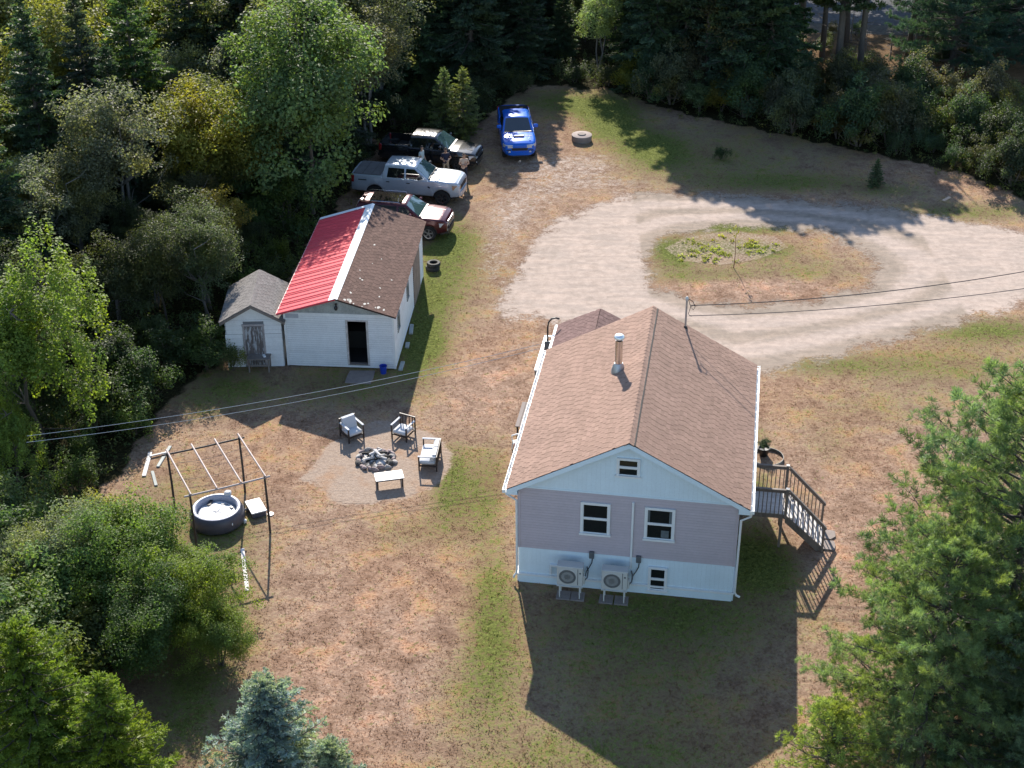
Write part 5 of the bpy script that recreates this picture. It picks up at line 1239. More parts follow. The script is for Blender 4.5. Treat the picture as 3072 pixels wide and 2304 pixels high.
# ------------------------------------------------------------------ people
M_SKIN = mat('skin', (.42, .25, .17), .6, .1); M_HAIR = mat('dark_hair', (.03, .022, .017), .7, .3); M_SHOE = mat('dark_shoe', (.03, .03, .032), .6, .2)
def person(label, loc, rz, shirt, trousers, pose, hair=M_HAIR, long_sleeve=False, cap=None):
    t = thing('person', label, 'person', loc, rz, 'people talking beside the trucks')
    V, E, Rr, T = [], [], [], []
    def v(p, r, par=None, tag_='shirt'):
        V.append(p); Rr.append(r if hasattr(r, '__len__') else (r, r)); T.append(tag_)
        if par is not None: E.append((par, len(V) - 1))
        return len(V) - 1
    root = v((0, 0, .94), (.17, .125), None, 'trousers')
    sp = v((0, -.01, 1.12), (.155, .115), root); ch = v((0, 0, 1.31), (.175, .125), sp); nk0 = v((0, .005, 1.44), (.085, .08), ch)
    hd = pose.get('head', (0, -.03, 0))
    nk = v((hd[0] * .3, hd[1] * .4, 1.50), .056, nk0, 'skin'); h1 = v((hd[0] * .7, hd[1] * .8 - .01, 1.575), (.074, .085), nk, 'skin'); h2 = v((hd[0], hd[1] - .005, 1.665), (.077, .095), h1, 'skin'); v((hd[0], hd[1] + .01, 1.725), (.05, .06), h2, 'skin')
    for sg in (-1, 1):
        ft = pose['feet'][0 if sg < 0 else 1]
        hp = v((sg * .095, 0, .86), .098, root, 'trousers'); kn = v((sg * .105 + ft[0] * .5, ft[1] * .5 - .02, .48), .066, hp, 'trousers'); an = v((sg * .11 + ft[0], ft[1], .10), .046, kn, 'trousers')
        he = v((sg * .115 + ft[0], ft[1] + .03, .05), .042, an, 'shoe'); v((sg * .135 + ft[0], ft[1] - .17, .04), .036, he, 'shoe')
        sh = v((sg * .18, 0, 1.39), .068, ch); el, ha = pose['arms'][0 if sg < 0 else 1]
        ua = Vector((sg * .18, 0, 1.39)).lerp(Vector(el), .55); u1 = v(tuple(ua), .056, sh); e1 = v(el, .045, u1, 'shirt' if long_sleeve else 'skin'); w1 = v(ha, .031, e1, 'shirt' if long_sleeve else 'skin')
        d = (Vector(ha) - Vector(el)).normalized(); up = Vector((0, 0, 1)); s = d.cross(up).normalized() * sg; pm_ = Vector(ha) + d * .05
        pl = v(tuple(pm_), (.036, .02), w1, 'skin')
        for i, ln in enumerate((.066, .075, .07, .055)):
            b0 = pm_ + d * .03 + s * (.022 - .015 * i); f1 = v(tuple(b0), .010, pl, 'skin'); f2 = v(tuple(b0 + d * ln * .5 - up * .008), .009, f1, 'skin'); v(tuple(b0 + d * ln * .85 - up * .03), .008, f2, 'skin')
        th = v(tuple(Vector(ha) + d * .02 + s * .035), .011, w1, 'skin'); v(tuple(Vector(ha) + d * .06 + s * .05), .009, th, 'skin')
    me = bpy.data.meshes.new('body_cage'); me.from_pydata(V, E, [])
    tmp = bpy.data.objects.new('body_cage', me); COL.objects.link(tmp)
    sk = tmp.modifiers.new('skin', 'SKIN'); sk.use_smooth_shade = True
    for i, d in enumerate(me.skin_vertices[0].data): d.radius = Rr[i]; d.use_root = (i == 0)
    tmp.modifiers.new('sub', 'SUBSURF').levels = 1
    dg = bpy.context.evaluated_depsgraph_get(); dg.update()
    bm_ = bpy.data.meshes.new_from_object(tmp.evaluated_get(dg)); bm_.name = 'body'
    bpy.data.objects.remove(tmp)
    bm_.materials.clear()
    names = ['shirt', 'trousers', 'skin', 'shoe']
    for m in (shirt, trousers, M_SKIN, M_SHOE): bm_.materials.append(m)
    A = np.array([V[a] for a, b in E]); B = np.array([V[b] for a, b in E]); tg = [T[b] for a, b in E]
    for p in bm_.polygons:
        c = np.array(p.center); q = np.clip(((c - A) * (B - A)).sum(1) / ((B - A) ** 2).sum(1), 0, 1)
        k = int(np.argmin(((A + (B - A) * q[:, None] - c) ** 2).sum(1))); g = tg[k]
        if g in ('shirt', 'trousers') and k < 8: g = 'shirt' if c[2] > .90 else 'trousers'
        p.material_index = names.index(g)
    link('body', bm_, t)
    hc = Vector((hd[0], hd[1], 1.665))
    hb = MB(); rings = []
    for k in range(6):
        a = k / 5 * PI * .5; r = math.cos(a)
        rings.append([(hc.x + .088 * r * math.cos(b) * 1.0, hc.y + .015 + .105 * r * math.sin(b) + .012, hc.z + .005 + .085 * math.sin(a) + (.02 if math.sin(b) < -.3 else -.03 * (1 - math.sin(a)))) for b in [2 * PI * j / 14 for j in range(14)]])
    hb.loft(rings, True); hb.build('hair', cap or hair, t, 60)
    for sg in (-1, 1):
        MB().lathe([(.004, -.006), (.009, 0), (.004, .004)], 8, (hc.x + sg * .032, hc.y - .092, hc.z - .005), axis='y').build('eye', M_TRIM, t)
        MB().rbox((hc.x + sg * .078 - .012, hc.y - .01, hc.z - .04), (hc.x + sg * .078 + .012, hc.y + .03, hc.z + .025), .006).build('ear', M_SKIN, t)
    MB().loft([[(hc.x - .008, hc.y - .09, hc.z + .005), (hc.x + .008, hc.y - .09, hc.z + .005), (hc.x, hc.y - .08, hc.z + .01)], [(hc.x - .017, hc.y - .088, hc.z - .035), (hc.x + .017, hc.y - .088, hc.z - .035), (hc.x, hc.y - .122, hc.z - .03)]]).build('nose', M_SKIN, t)
    MB().rbox((hc.x - .025, hc.y - .096, hc.z - .068), (hc.x + .025, hc.y - .082, hc.z - .058), .003).build('mouth', mat('lip', (.28, .11, .09), .6, .1) if 'lip' not in bpy.data.materials else bpy.data.materials['lip'], t)
    return t
M_TAN = mat('tan_shirt', (.50, .37, .28), .85, .1, 5); M_NAVY = mat('navy_shirt', (.010, .013, .035), .85, .15, 5); M_SAGE = mat('pale_sage_shirt', (.46, .52, .50), .85, .1, 5)
M_JEAN = mat('dark_jeans', (.012, .016, .03), .85, .2, 6); M_KHAKI = mat('khaki_shorts', (.34, .28, .20), .85, .15, 6)
p_fold = dict(head=(.0, -.06, 0), feet=[(0, .04), (.02, -.08)], arms=[((-.27, -.04, 1.13), (.02, -.20, 1.10)), ((.27, -.04, 1.13), (-.02, -.22, 1.13))])
p_phone = dict(head=(.0, -.07, 0), feet=[(-.03, 0), (.03, .02)], arms=[((-.29, .0, 1.12), (-.06, -.26, 1.10)), ((.29, .0, 1.12), (.06, -.26, 1.10))])
p_rel = dict(head=(.0, -.04, 0), feet=[(-.02, .06), (.02, -.06)], arms=[((-.26, .02, 1.12), (-.24, -.12, .90)), ((.26, .02, 1.12), (.24, -.10, .90))])
person('person in tan shirt and dark jeans with folded arms at the black pickup nose', (-2.55, 77.45, 0), .12, M_TAN, M_JEAN, p_fold, hair=mat('greying_hair', (.12, .085, .06), .8, .2))
nv = person('person in navy t-shirt and khaki shorts looking at a phone between the pickups', (-3.58, 78.25, 0), .25, M_NAVY, M_KHAKI, p_phone)
MB().rbox((-.04, -.37, 1.08), (.04, -.30, 1.20), .008).build('phone', M_CHROME, None, None, (-3.58 + .08, 78.25, 0)); ph = bpy.data.objects['phone']; ph.rotation_euler = (0, 0, .25); tag(ph, 'pale phone held by the person in the navy t-shirt', 'phone')
person('person in pale sage shirt with short dark hair standing against the black pickup door', (-4.92, 78.55, 0), 1.1, M_SAGE, M_JEAN, p_rel)
# ------------------------------------------------------------------ vegetation
def leaf_mat(name, rough=.55, trans=.48, hue=(1.25, 1.1, .55), spec=.24):
    """base colour comes from each tree (object colour), varied per leaf"""
    t = NT(name)
    oc = t.n('ObjectInfo').outputs['Color']; tn = t.attr('tint')
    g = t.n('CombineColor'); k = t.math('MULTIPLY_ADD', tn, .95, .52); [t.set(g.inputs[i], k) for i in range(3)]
    c = t.mul(t.mul(oc, (1.36, 1.38, 1.42)), g.outputs[0])
    pos = t.n('NewGeometry').outputs['Position']
    c = t.mix(t.smooth(t.noise(pos, .55, 3), .46, .68), c, t.mul(c, hue))
    c = t.mix(t.smooth(t.noise(pos, 1.3, 3), .58, .72), c, t.mul(c, (.82, 1.0, 1.1)))
    b = t.n('BsdfPrincipled', Base__Color=c, Roughness=rough); b.inputs['Specular IOR Level'].default_value = spec
    tl = t.n('BsdfTranslucent', Color=t.mul(c, (1.35, 1.45, .7)))
    m = t.n('MixShader', Fac=trans); t.set(m.inputs[1], b.outputs[0]); t.set(m.inputs[2], tl.outputs[0])
    return t.finish(m.outputs[0])
M_LEAF = leaf_mat('leaves'); M_NEEDLE = leaf_mat('needles', .55, .36, (1.2, 1.08, .7), .3)
M_BARK = mat('grey_brown_bark', (.10, .082, .066), .9, .35, 3, vscale=(1, 1, .25), bump=.6, bscale=20); M_BIRCH = mat('pale_grey_bark', (.14, .13, .115), .85, .3, 3, vscale=(1, 1, .3))
M_DEADB = mat('bleached_dead_wood', (.22, .20, .185), .9, .3, 4)

def nrm(a): return a / np.maximum(np.linalg.norm(a, axis=-1, keepdims=True), 1e-9)
def leaf_quads(c, n, ln, wd, r):
    """rhombic leaves at c with normals n"""
    m = len(c); q = nrm(r.normal(size=(m, 3))); a = nrm(np.cross(n, q)); b = np.cross(n, a)
    ln, wd = np.asarray(ln).reshape(-1, 1), np.asarray(wd).reshape(-1, 1)
    V = np.stack([c - a * ln / 2, c + b * wd / 2 + n * ln * .08, c + a * ln / 2, c - b * wd / 2 + n * ln * .08], 1).reshape(-1, 3)
    return V, np.arange(m * 4).reshape(-1, 4)
def dir_quads(p, d, ln, wd, r):
    """needle blades starting at p along d"""
    m = len(p); q = nrm(r.normal(size=(m, 3))); b = nrm(np.cross(d, q)); ln, wd = np.asarray(ln).reshape(-1, 1), np.asarray(wd).reshape(-1, 1)
    V = np.stack([p, p + d * ln * .55 + b * wd / 2, p + d * ln, p + d * ln * .55 - b * wd / 2], 1).reshape(-1, 3)
    return V, np.arange(m * 4).reshape(-1, 4)

def branch_mesh(segs, name, m, seg=6):
    mb = MB()
    for pts, rad in segs: mb.tube(pts, rad, seg, cap=False)
    me = bpy.data.meshes.new(name); me.from_pydata([tuple(p) for p in mb.v], [], mb.f); me.materials.append(m); me.shade_smooth()
    return me

def make_broadleaf(seed, h, R, base, nclump, nleaf, leaf, up=.0, bark=M_BARK, lump=.3, clump=.26, stems=1, flat=.75, open_=.0, spread=1.0):
    r = np.random.default_rng(seed); rz = (h - base) / 2; cz = base + rz
    ax = nrm(r.normal(size=(6, 3))); am = r.uniform(.3, 1, 6) * lump
    d = nrm(r.normal(size=(nclump, 3))); d[:, 2] = np.where(d[:, 2] < -.55, -d[:, 2] * .6, d[:, 2]); d = nrm(d)
    env = 1 + (np.cos(d @ ax.T * 3.0 + np.arange(6)) * am).sum(1) * .5
    rad = (r.random(nclump) ** .45) * (1 - open_) + open_; rad = np.clip(rad, .28, 1)
    C = d * env[:, None] * rad[:, None] * np.array([R * .84, R * .84, rz * .9]) + np.array([0, 0, cz])
    C[:, 2] = np.maximum(C[:, 2], base * .6 + .25)
    cr = R * clump * r.uniform(.65, 1.3, nclump)
    k = r.poisson(nleaf * (cr / (R * clump)) ** 1.6) + 6; idx = np.repeat(np.arange(nclump), k); m = len(idx)
    o = nrm(r.normal(size=(m, 3))) * (r.random(m) ** .5)[:, None] * cr[idx][:, None]
    out = nrm(C - np.array([0, 0, cz - rz * .3]))
    if up: o = o * np.array([.75, .75, 1.0]) + out[idx] * 0; o[:, 2] *= (1 + up); 
    else: o[:, 2] *= flat
    P = C[idx] + o
    nn = nrm(out[idx] * .35 + nrm(o) * .45 + np.array([0, 0, .55]) + r.normal(size=(m, 3)) * .55)
    ln = leaf * r.uniform(.65, 1.35, m)
    V, Fq = leaf_quads(P, nn, ln, ln * .62, r)
    ct = r.uniform(.25, .75, nclump); tint = np.clip(ct[idx] + r.normal(0, .17, m), 0, 1)
    crown = fast_mesh('crown', V, Fq, np.repeat(tint, 4), [M_LEAF])
    # wood
    segs = []; rr = random.Random(seed); t0 = .035 * h ** .8 * .5
    for s in range(stems):
        a = rr.uniform(0, 6.28); lean = (R * .45 if stems > 1 else R * .12) * rr.uniform(.5, 1)
        top = Vector((math.cos(a) * lean, math.sin(a) * lean, base + (h - base) * .72))
        b0 = Vector((math.cos(a) * .08 * (stems > 1), math.sin(a) * .08 * (stems > 1), -.05))
        pts = [b0.lerp(top, q) + Vector((rr.uniform(-1, 1), rr.uniform(-1, 1), 0)) * .05 * h * q * (1 - q) * 2 for q in (0, .15, .35, .55, .78, 1)]
        segs.append((pts, [t0 * 1.25, t0, t0 * .85, t0 * .65, t0 * .4, t0 * .15]))
    order = np.argsort(r.random(nclump))
    for ii in order[:min(nclump, 34)]:
        c = Vector(C[ii]); st = rr.choice(segs[:stems])[0]; q = rr.uniform(.25, .85)
        zq = min(max(c.z - (c - Vector((0, 0, c.z))).length * .7, base * .5), h * .75)
        j = min(range(len(st)), key=lambda i: abs(st[i].z - zq)); p0 = st[j]
        mid = p0.lerp(c, .5) + Vector((rr.uniform(-.2, .2), rr.uniform(-.2, .2), -.12 * (c - p0).length))
        segs.append(([p0, mid, c], [t0 * .36, t0 * .22, t0 * .06]))
    return crown, branch_mesh(segs, 'trunk', bark), None

def make_spruce(seed, h, R, whorl=.42, nb=7, twig=.5, tw=.13, droop=.25, dens=1.0, bare=.06, pw=.85, side=7, bark=M_BARK):
    r = np.random.default_rng(seed); P, D, Lq, Wq, Tn = [], [], [], [], []; segs = []; rr = random.Random(seed)
    z = h * bare + .1; wig = Vector((rr.uniform(-.1, .1), rr.uniform(-.1, .1), 0))
    while z < h * .985:
        q = z / h; L0 = R * (1 - q) ** pw * (1.0 if q > .12 else .8) + .05
        n = max(3, int(nb * (1 if q < .8 else .75)))
        a0 = r.uniform(0, 6.28)
        for i in range(n):
            a = a0 + 2 * PI * i / n + r.normal(0, .22); Lb = L0 * r.uniform(.62, 1.18); zz = z + r.uniform(-.5, .5) * whorl
            if r.random() > dens: continue
            rise = .55 * (q - .35)
            ts = np.linspace(.0, 1, max(3, int(Lb / .16) + 2))
            bx = Lb * ts; bz = zz + Lb * (rise * ts - droop * ts ** 1.2 * (1 - q) + (.22 * (1 - q)) * np.maximum(0, ts - .55) ** 1.5 * 2)
            B = np.stack([np.cos(a) * bx, np.sin(a) * bx, bz], -1)
            if Lb > .5: segs.append(([tuple(B[0]), tuple(B[len(B) // 2]), tuple(B[-1])], [.018 + .012 * Lb, .012 + .006 * Lb, .004]))
            fw = nrm(np.gradient(B, axis=0)); sd = np.array([-math.sin(a), math.cos(a), 0.0])
            bt = r.uniform(.25, .75)
            for j in range(len(ts)):
                if ts[j] < .12 and Lb > .8: continue
                tl = twig * Lb ** .5 * (1.08 - .62 * ts[j]) * (.55 if ts[j] < .3 else 1)
                for s in (-1, 1):
                    for e in range(2):
                        d = fw[j] * r.uniform(.35, .85) + sd * s * r.uniform(.45, 1.0) + np.array([0, 0, r.uniform(-.35, .12)])
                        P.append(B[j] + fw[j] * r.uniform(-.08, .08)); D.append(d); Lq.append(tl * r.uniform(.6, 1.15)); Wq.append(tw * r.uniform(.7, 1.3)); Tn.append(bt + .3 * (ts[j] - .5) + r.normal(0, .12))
            P.append(B[-1] - fw[-1] * .1); D.append(fw[-1]); Lq.append(.35 * twig + .12); Wq.append(tw); Tn.append(bt + .25)
        z += whorl * (1 if q < .75 else .7)
    for k in range(6): P.append(np.array([0, 0, h - .35])); D.append(np.array([r.normal(0, .16), r.normal(0, .16), 1.0])); Lq.append(.5); Wq.append(tw * .8); Tn.append(.6)
    P, D = np.array(P), nrm(np.array(D)); Lq, Wq, Tn = map(np.array, (Lq, Wq, Tn))
    # every twig: blades along it, so that the outline is fringed
    V0, F0 = dir_quads(P, D, Lq, Wq, r)
    kk = side; idx = np.repeat(np.arange(len(P)), kk); u = np.tile(np.linspace(.2, .92, kk), len(P))
    sd = nrm(np.cross(D[idx], nrm(r.normal(size=(len(idx), 3))))); pd = nrm(D[idx] * .9 + sd)
    V1, F1 = dir_quads(P[idx] + D[idx] * (Lq[idx] * u)[:, None], pd, Lq[idx] * .36 * (1.15 - u * .6) + .02, Wq[idx] * .42, r)
    V = np.concatenate([V0, V1]); Fq = np.concatenate([F0, F1 + len(V0)]); T = np.clip(np.concatenate([np.repeat(Tn, 4), np.repeat(Tn[idx], 4)]), 0, 1)
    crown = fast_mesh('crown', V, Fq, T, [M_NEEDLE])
    segs.append(([(0, 0, -.05), (wig.x, wig.y, h * .4), (0, 0, h * .98)], [.022 * h ** .9 + .02, .015 * h ** .9, .01]))
    return crown, branch_mesh(segs, 'trunk', bark, 5), None

def make_pine(seed, h, R, whorl=.62, nb=6, bare=.06, tuft=14, nl=.15, nw=.020, sub=9, pw=.65, bark=M_BARK, dens=1.0):
    """white pine: plumed, upswept whorls made of needle tufts"""
    r = np.random.default_rng(seed); TP, TD, TT = [], [], []; segs = [([(0, 0, -.05), (.05, .03, h * .5), (0, 0, h * .98)], [.024 * h, .016 * h, .012])]
    z = h * bare + .2
    while z < h * .97:
        q = z / h; a0 = r.uniform(0, 6.28); L0 = R * (1 - q) ** pw * min(1, .45 + q * 2.2) + .18
        for i in range(nb):
            a = a0 + 2 * PI * i / nb + r.normal(0, .25); Lb = L0 * r.uniform(.55, 1.2)
            if r.random() > dens: continue
            m = max(3, int(Lb / .3)); ts = np.linspace(0, 1, m + 1)
            rise = -.12 + .75 * q; bz = z + r.uniform(-.2, .2) + Lb * (rise * ts + .16 * ts ** 2 - .10 * ts)
            wob = np.sin(ts * 5 + r.uniform(0, 6)) * .05 * Lb
            B = np.stack([np.cos(a) * Lb * ts - np.sin(a) * wob, np.sin(a) * Lb * ts + np.cos(a) * wob, bz], -1)
            segs.append(([tuple(B[0]), tuple(B[m // 2]), tuple(B[-1])], [.02 + .011 * Lb, .012 + .006 * Lb, .006]))
            fw = nrm(np.gradient(B, axis=0)); sd = np.array([-math.sin(a), math.cos(a), 0]); bt = r.uniform(.2, .8)
            for j in range(len(ts)):
                if ts[j] < .22 and Lb > 1.2: continue
                for e in range(2):
                    s = r.choice([-1, 1]); sl = min(1.25, .42 * Lb ** .6 * (1.25 - .75 * ts[j]) * r.uniform(.5, 1.2))
                    d = nrm(fw[j] * .75 + sd * s * r.uniform(.5, 1) + np.array([0, 0, r.uniform(0, .4)]))
                    if sl > .35: segs.append(([tuple(B[j]), tuple(B[j] + d * sl)], [.012, .004]))
                    for u in np.arange(.35, 1.01, max(.14, .24 / max(sl, .25))):
                        for g in range(2 if u > .7 else 1):
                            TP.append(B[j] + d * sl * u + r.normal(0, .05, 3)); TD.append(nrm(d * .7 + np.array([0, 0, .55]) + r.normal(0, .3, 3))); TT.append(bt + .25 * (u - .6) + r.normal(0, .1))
            for g in range(3): TP.append(B[-1] + r.normal(0, .06, 3)); TD.append(nrm(fw[-1] + np.array([0, 0, .45]) + r.normal(0, .25, 3))); TT.append(bt + .2)
        z += whorl * (1.0 if q < .8 else .6)
    TP += [np.array([0, 0, h])] * 3; TD += [np.array([0, .1, 1.0])] * 3; TT += [.6] * 3
    TP, TD, TT = np.array(TP), np.array(TD), np.array(TT)
    idx = np.repeat(np.arange(len(TP)), tuft); dd = nrm(TD[idx] * .75 + nrm(r.normal(size=(len(idx), 3))) * .85)
    V, Fq = dir_quads(TP[idx], dd, nl * r.uniform(.7, 1.25, len(idx)), np.full(len(idx), nw), r)
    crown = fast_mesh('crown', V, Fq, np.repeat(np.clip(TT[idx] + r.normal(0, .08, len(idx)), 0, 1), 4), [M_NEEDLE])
    return crown, branch_mesh(segs, 'trunk', bark, 5), None

def make_bare(seed, h, spread, n, bark=M_DEADB, z0=.1, top_crown=None, lean=.02):
    """tall stem with dead side limbs; optionally a needle crown high up"""
    rr = random.Random(seed); segs = []; tip = Vector((lean * h, 0, h)); r0 = .018 * h + .03
    ax = lambda q: Vector((tip.x * q + .03 * h * math.sin(q * 4 + seed) * .3, .02 * h * math.sin(q * 3), h * q))
    segs.append(([ax(q) - Vector((0, 0, .05 if q == 0 else 0)) for q in (0, .2, .4, .6, .8, 1)], [r0, r0 * .85, r0 * .72, r0 * .55, r0 * .35, r0 * .1]))
    for i in range(n):
        q = rr.uniform(z0, .95); p = ax(q); a = rr.uniform(0, 6.28); L_ = spread * rr.uniform(.35, 1.0) * (1.1 - q * .6)
        pts = [p, p + Vector((math.cos(a) * L_ * .5, math.sin(a) * L_ * .5, rr.uniform(-.06, .12) * L_)), p + Vector((math.cos(a + .15) * L_, math.sin(a + .15) * L_, rr.uniform(-.15, .3) * L_))]
        segs.append((pts, [.03, .018, .005]))
        for k in range(2): 
            b = a + rr.uniform(-1, 1); e = pts[1] + Vector((math.cos(b), math.sin(b), rr.uniform(-.1, .5))) * L_ * .4; segs.append(([pts[1], e], [.012, .004]))
    return branch_mesh(segs, 'trunk', bark, 6)

PROTO = {}
def proto(key, fn): PROTO[key] = fn
def plant(key, name, label, cat, x, y, s, rz, color, group=None, sz=1.0, trunk_first=True):
    crown, trunk, extra = PROTO[key]
    t = thing(name, label, cat, (x, y, 0), rz, group); t.scale = (s, s, s * sz)
    if trunk is not None: link('trunk', trunk, t)
    if crown is not None:
        o = link('crown', crown, t); o.color = (*color, 1)
    return t
PROTO['maple_a'] = make_broadleaf(21, 10, 4.2, .8, 230, 110, .19, lump=.45, clump=.19)
PROTO['oak_b'] = make_broadleaf(22, 9, 3.1, 1.0, 170, 105, .17, lump=.45, clump=.23)
PROTO['birch_c'] = make_broadleaf(23, 9, 2.8, 1.6, 160, 110, .135, bark=M_BIRCH, lump=.5, clump=.22, stems=2)
PROTO['alder_d'] = make_broadleaf(24, 8, 2.5, 2.4, 110, 100, .145, bark=M_BIRCH, lump=.6, clump=.25, stems=3, open_=.3)
PROTO['spiky_maple'] = make_broadleaf(25, 9.5, 3.3, .5, 210, 105, .16, up=.95, lump=.55, clump=.15, open_=.15)
PROTO['shrub_a'] = make_broadleaf(26, 3.6, 2.0, .15, 100, 110, .125, lump=.6, clump=.25, stems=4)
PROTO['shrub_b'] = make_broadleaf(27, 2.4, 1.4, .1, 66, 85, .11, lump=.7, clump=.28, stems=5)
PROTO['shrub_c'] = make_broadleaf(28, 1.5, 1.1, .05, 46, 64, .09, up=.6, lump=.8, clump=.28, stems=6)
PROTO['near_bush'] = make_broadleaf(29, 4.5, 2.5, .2, 250, 165, .085, lump=.7, clump=.19, stems=4)
PROTO['spruce_a'] = make_spruce(31, 11, 2.5, .42, 8, .58, .15, side=5)
PROTO['spruce_b'] = make_spruce(32, 10, 2.9, .45, 8, .60, .16, .32, .94, side=5)
PROTO['fir_c'] = make_spruce(33, 12, 3.3, .50, 7, .66, .17, .38, .9, side=5)
PROTO['young_spruce'] = make_spruce(34, 4, 1.3, .24, 8, .40, .085, .12, side=6)
PROTO['blue_spruce'] = make_spruce(35, 5, 2.3, .22, 10, .40, .07, .10, pw=.7, side=9)
PROTO['cedar'] = make_spruce(36, 6, 2.4, .27, 9, .46, .085, -.10, pw=.72, side=8)
PROTO['white_pine'] = make_pine(37, 11.8, 5.8, .50, 7, .05, 28, .215, .019)
PROTO['tall_pine'] = make_pine(38, 13.5, 3.8, .62, 7, .42, 9, .30, .085, 7, .5)
PROTO['small_pine'] = make_pine(39, 4.2, 1.8, .34, 7, .05, 16, .16, .024)
PROTO['dead_a'] = (None, make_bare(41, 11.5, 1.9, 34, bark=M_BARK, z0=.05), None)
PROTO['dead_b'] = (None, make_bare(42, 3.6, 1.3, 16, z0=.25), None)
PROTO['dead_c'] = (None, make_bare(43, 6.0, 1.5, 22, z0=.2, lean=.1), None)

C_DK = (.034, .052, .032); C_FIR = (.042, .068, .036); C_OLIVE = (.100, .108, .045); C_YG = (.145, .150, .040); C_LIT = (.115, .165, .035); C_GRN = (.062, .10, .028); C_GREY = (.115, .120, .078); C_BLUE = (.165, .205, .205); C_GOLD = (.20, .165, .03)
P = plant
# --- landmarks, back to front
P('maple_a', 'maple_tree', 'big bright maple with silvery leaf backs left of the silver pickup', 'tree', -10.4, 73.4, 1.09, .6, (.092, .132, .052))
P('birch_c', 'birch_tree', 'grey brown birch with a wispy crown in the left wood', 'tree', -19.1, 68.0, 1.06, 1.2, C_GREY)
P('oak_b', 'oak_tree', 'yellow green tree with pale trunks between the birch and the big maple', 'tree', -15.7, 71.4, .90, 2.2, (.15, .145, .03))
P('alder_d', 'alder_tree', 'small orange tinged tree leaning out behind the shed', 'tree', -13.9, 66.2, .55, .4, (.17, .14, .028))
P('spruce_a', 'spruce_tree', 'dark spruce at the far left of the wood behind the grey birch', 'tree', -23.3, 71.4, 1.10, .3, C_FIR)
P('fir_c', 'fir_tree', 'tall fir with sunlit outstretched limbs behind the yellow green tree', 'tree', -19.6, 76.5, 1.0, 2.0, (.055, .088, .030))
P('birch_c', 'birch_tree', 'brownish birch at the wood edge right of the big maple', 'tree', -8.2, 82.6, .93, 2.8, (.13, .125, .07))
P('young_spruce', 'young_spruce', 'young spruce left of the blue pickup, the left of a close pair', 'tree', -3.85, 85.0, .98, .2, (.085, .115, .055), 'pair of young spruces')
P('young_spruce', 'young_spruce', 'young spruce left of the blue pickup, the right of a close pair', 'tree', -2.75, 84.6, 1.02, 1.5, (.105, .125, .05), 'pair of young spruces')
P('alder_d', 'willow_tree', 'slender pale green willow at the back edge above the blue pickup', 'tree', 5.7, 95.4, .7, 1.9, (.16, .20, .08))
P('spiky_maple', 'maple_tree', 'bright yellow green maple at the left edge beside the pale lines', 'tree', -18.5, 50.6, .87, .8, (.125, .168, .032))
P('spiky_maple', 'maple_tree', 'lower clump of bright maple leaves under the left edge maple', 'tree', -18.6, 47.6, .50, 2.9, (.12, .16, .03))
P('dead_b', 'dead_tree', 'small bleached dead tree at the wood edge behind the bright maple', 'tree', -17.9, 61.4, 1.0, .5, C_DK)
P('near_bush', 'bush', 'large glossy green bush below the post frame, tallest of the lower left', 'bush', -12.6, 40.4, 1.0, .3, (.095, .14, .034))
P('near_bush', 'bush', 'wide bright bush at the lawn edge right below the post frame', 'bush', -10.4, 39.6, .74, 1.6, (.11, .15, .036))
P('near_bush', 'bush', 'bush with grey green leaves at the far lower left edge', 'bush', -15.0, 40.6, .92, 2.6, (.13, .15, .08))
P('near_bush', 'bush', 'dark green bush between the tall bush and the cedars', 'bush', -11.6, 37.3, .82, 3.9, (.055, .09, .026))
P('near_bush', 'bush', 'low bush spilling onto the lawn above the blue spruce', 'bush', -9.4, 37.6, .55, 5.1, (.12, .16, .04))
P('shrub_a', 'bush', 'yellowing shrub behind the glossy bush, left of the hot tub', 'bush', -14.7, 43.6, .75, .7, (.17, .165, .035))
P('shrub_a', 'bush', 'yellow tinged bush on the lawn side of the tall glossy bush', 'bush', -11.0, 40.7, .62, 1.1, (.15, .165, .035))
P('shrub_a', 'bush', 'pale leaved bush behind the tall glossy bush, below the post frame', 'bush', -14.4, 41.6, .75, 3.1, (.115, .15, .06))
P('cedar', 'cedar_tree', 'feathery yellow green cedar in the bottom left corner, right one', 'tree', -11.3, 31.6, .80, .5, (.112, .148, .02), 'cedars in the bottom left corner')
P('cedar', 'cedar_tree', 'feathery yellow green cedar in the bottom left corner, tall left one', 'tree', -13.6, 32.4, 1.0, 2.2, (.10, .138, .02), 'cedars in the bottom left corner')
P('blue_spruce', 'blue_spruce', 'silvery blue spruce at the bottom edge, the large one', 'tree', -6.75, 31.3, .98, .6, C_BLUE)
P('blue_spruce', 'blue_spruce', 'silvery blue spruce at the bottom edge, smaller one on the right of the large', 'tree', -5.0, 30.3, .72, 2.0, C_BLUE)
P('young_spruce', 'blue_spruce', 'tip of a small pale spruce at the bottom edge below the lawn', 'tree', -2.3, 30.4, .62, 2.0, (.12, .17, .12))
P('white_pine', 'pine_tree', 'large plumed white pine on the right in front of the house', 'tree', 14.7, 35.6, 1.0, .3, (.125, .172, .085))
P('white_pine', 'pine_tree', 'shorter white pine left of the large pine, nearest the deck shadow', 'tree', 11.9, 33.0, .72, 2.5, (.135, .178, .075))
P('white_pine', 'pine_tree', 'white pine at the right edge behind the large pine', 'tree', 17.2, 38.6, .78, 4.1, (.125, .17, .07))
P('white_pine', 'pine_tree', 'white pine at the bottom right corner below the large pine', 'tree', 15.4, 31.8, .66, 1.4, (.105, .145, .08))
P('small_pine', 'pine_tree', 'small yellow green pine on the lawn at the foot of the large pine', 'tree', 8.9, 31.7, .85, 1.0, (.19, .225, .055))
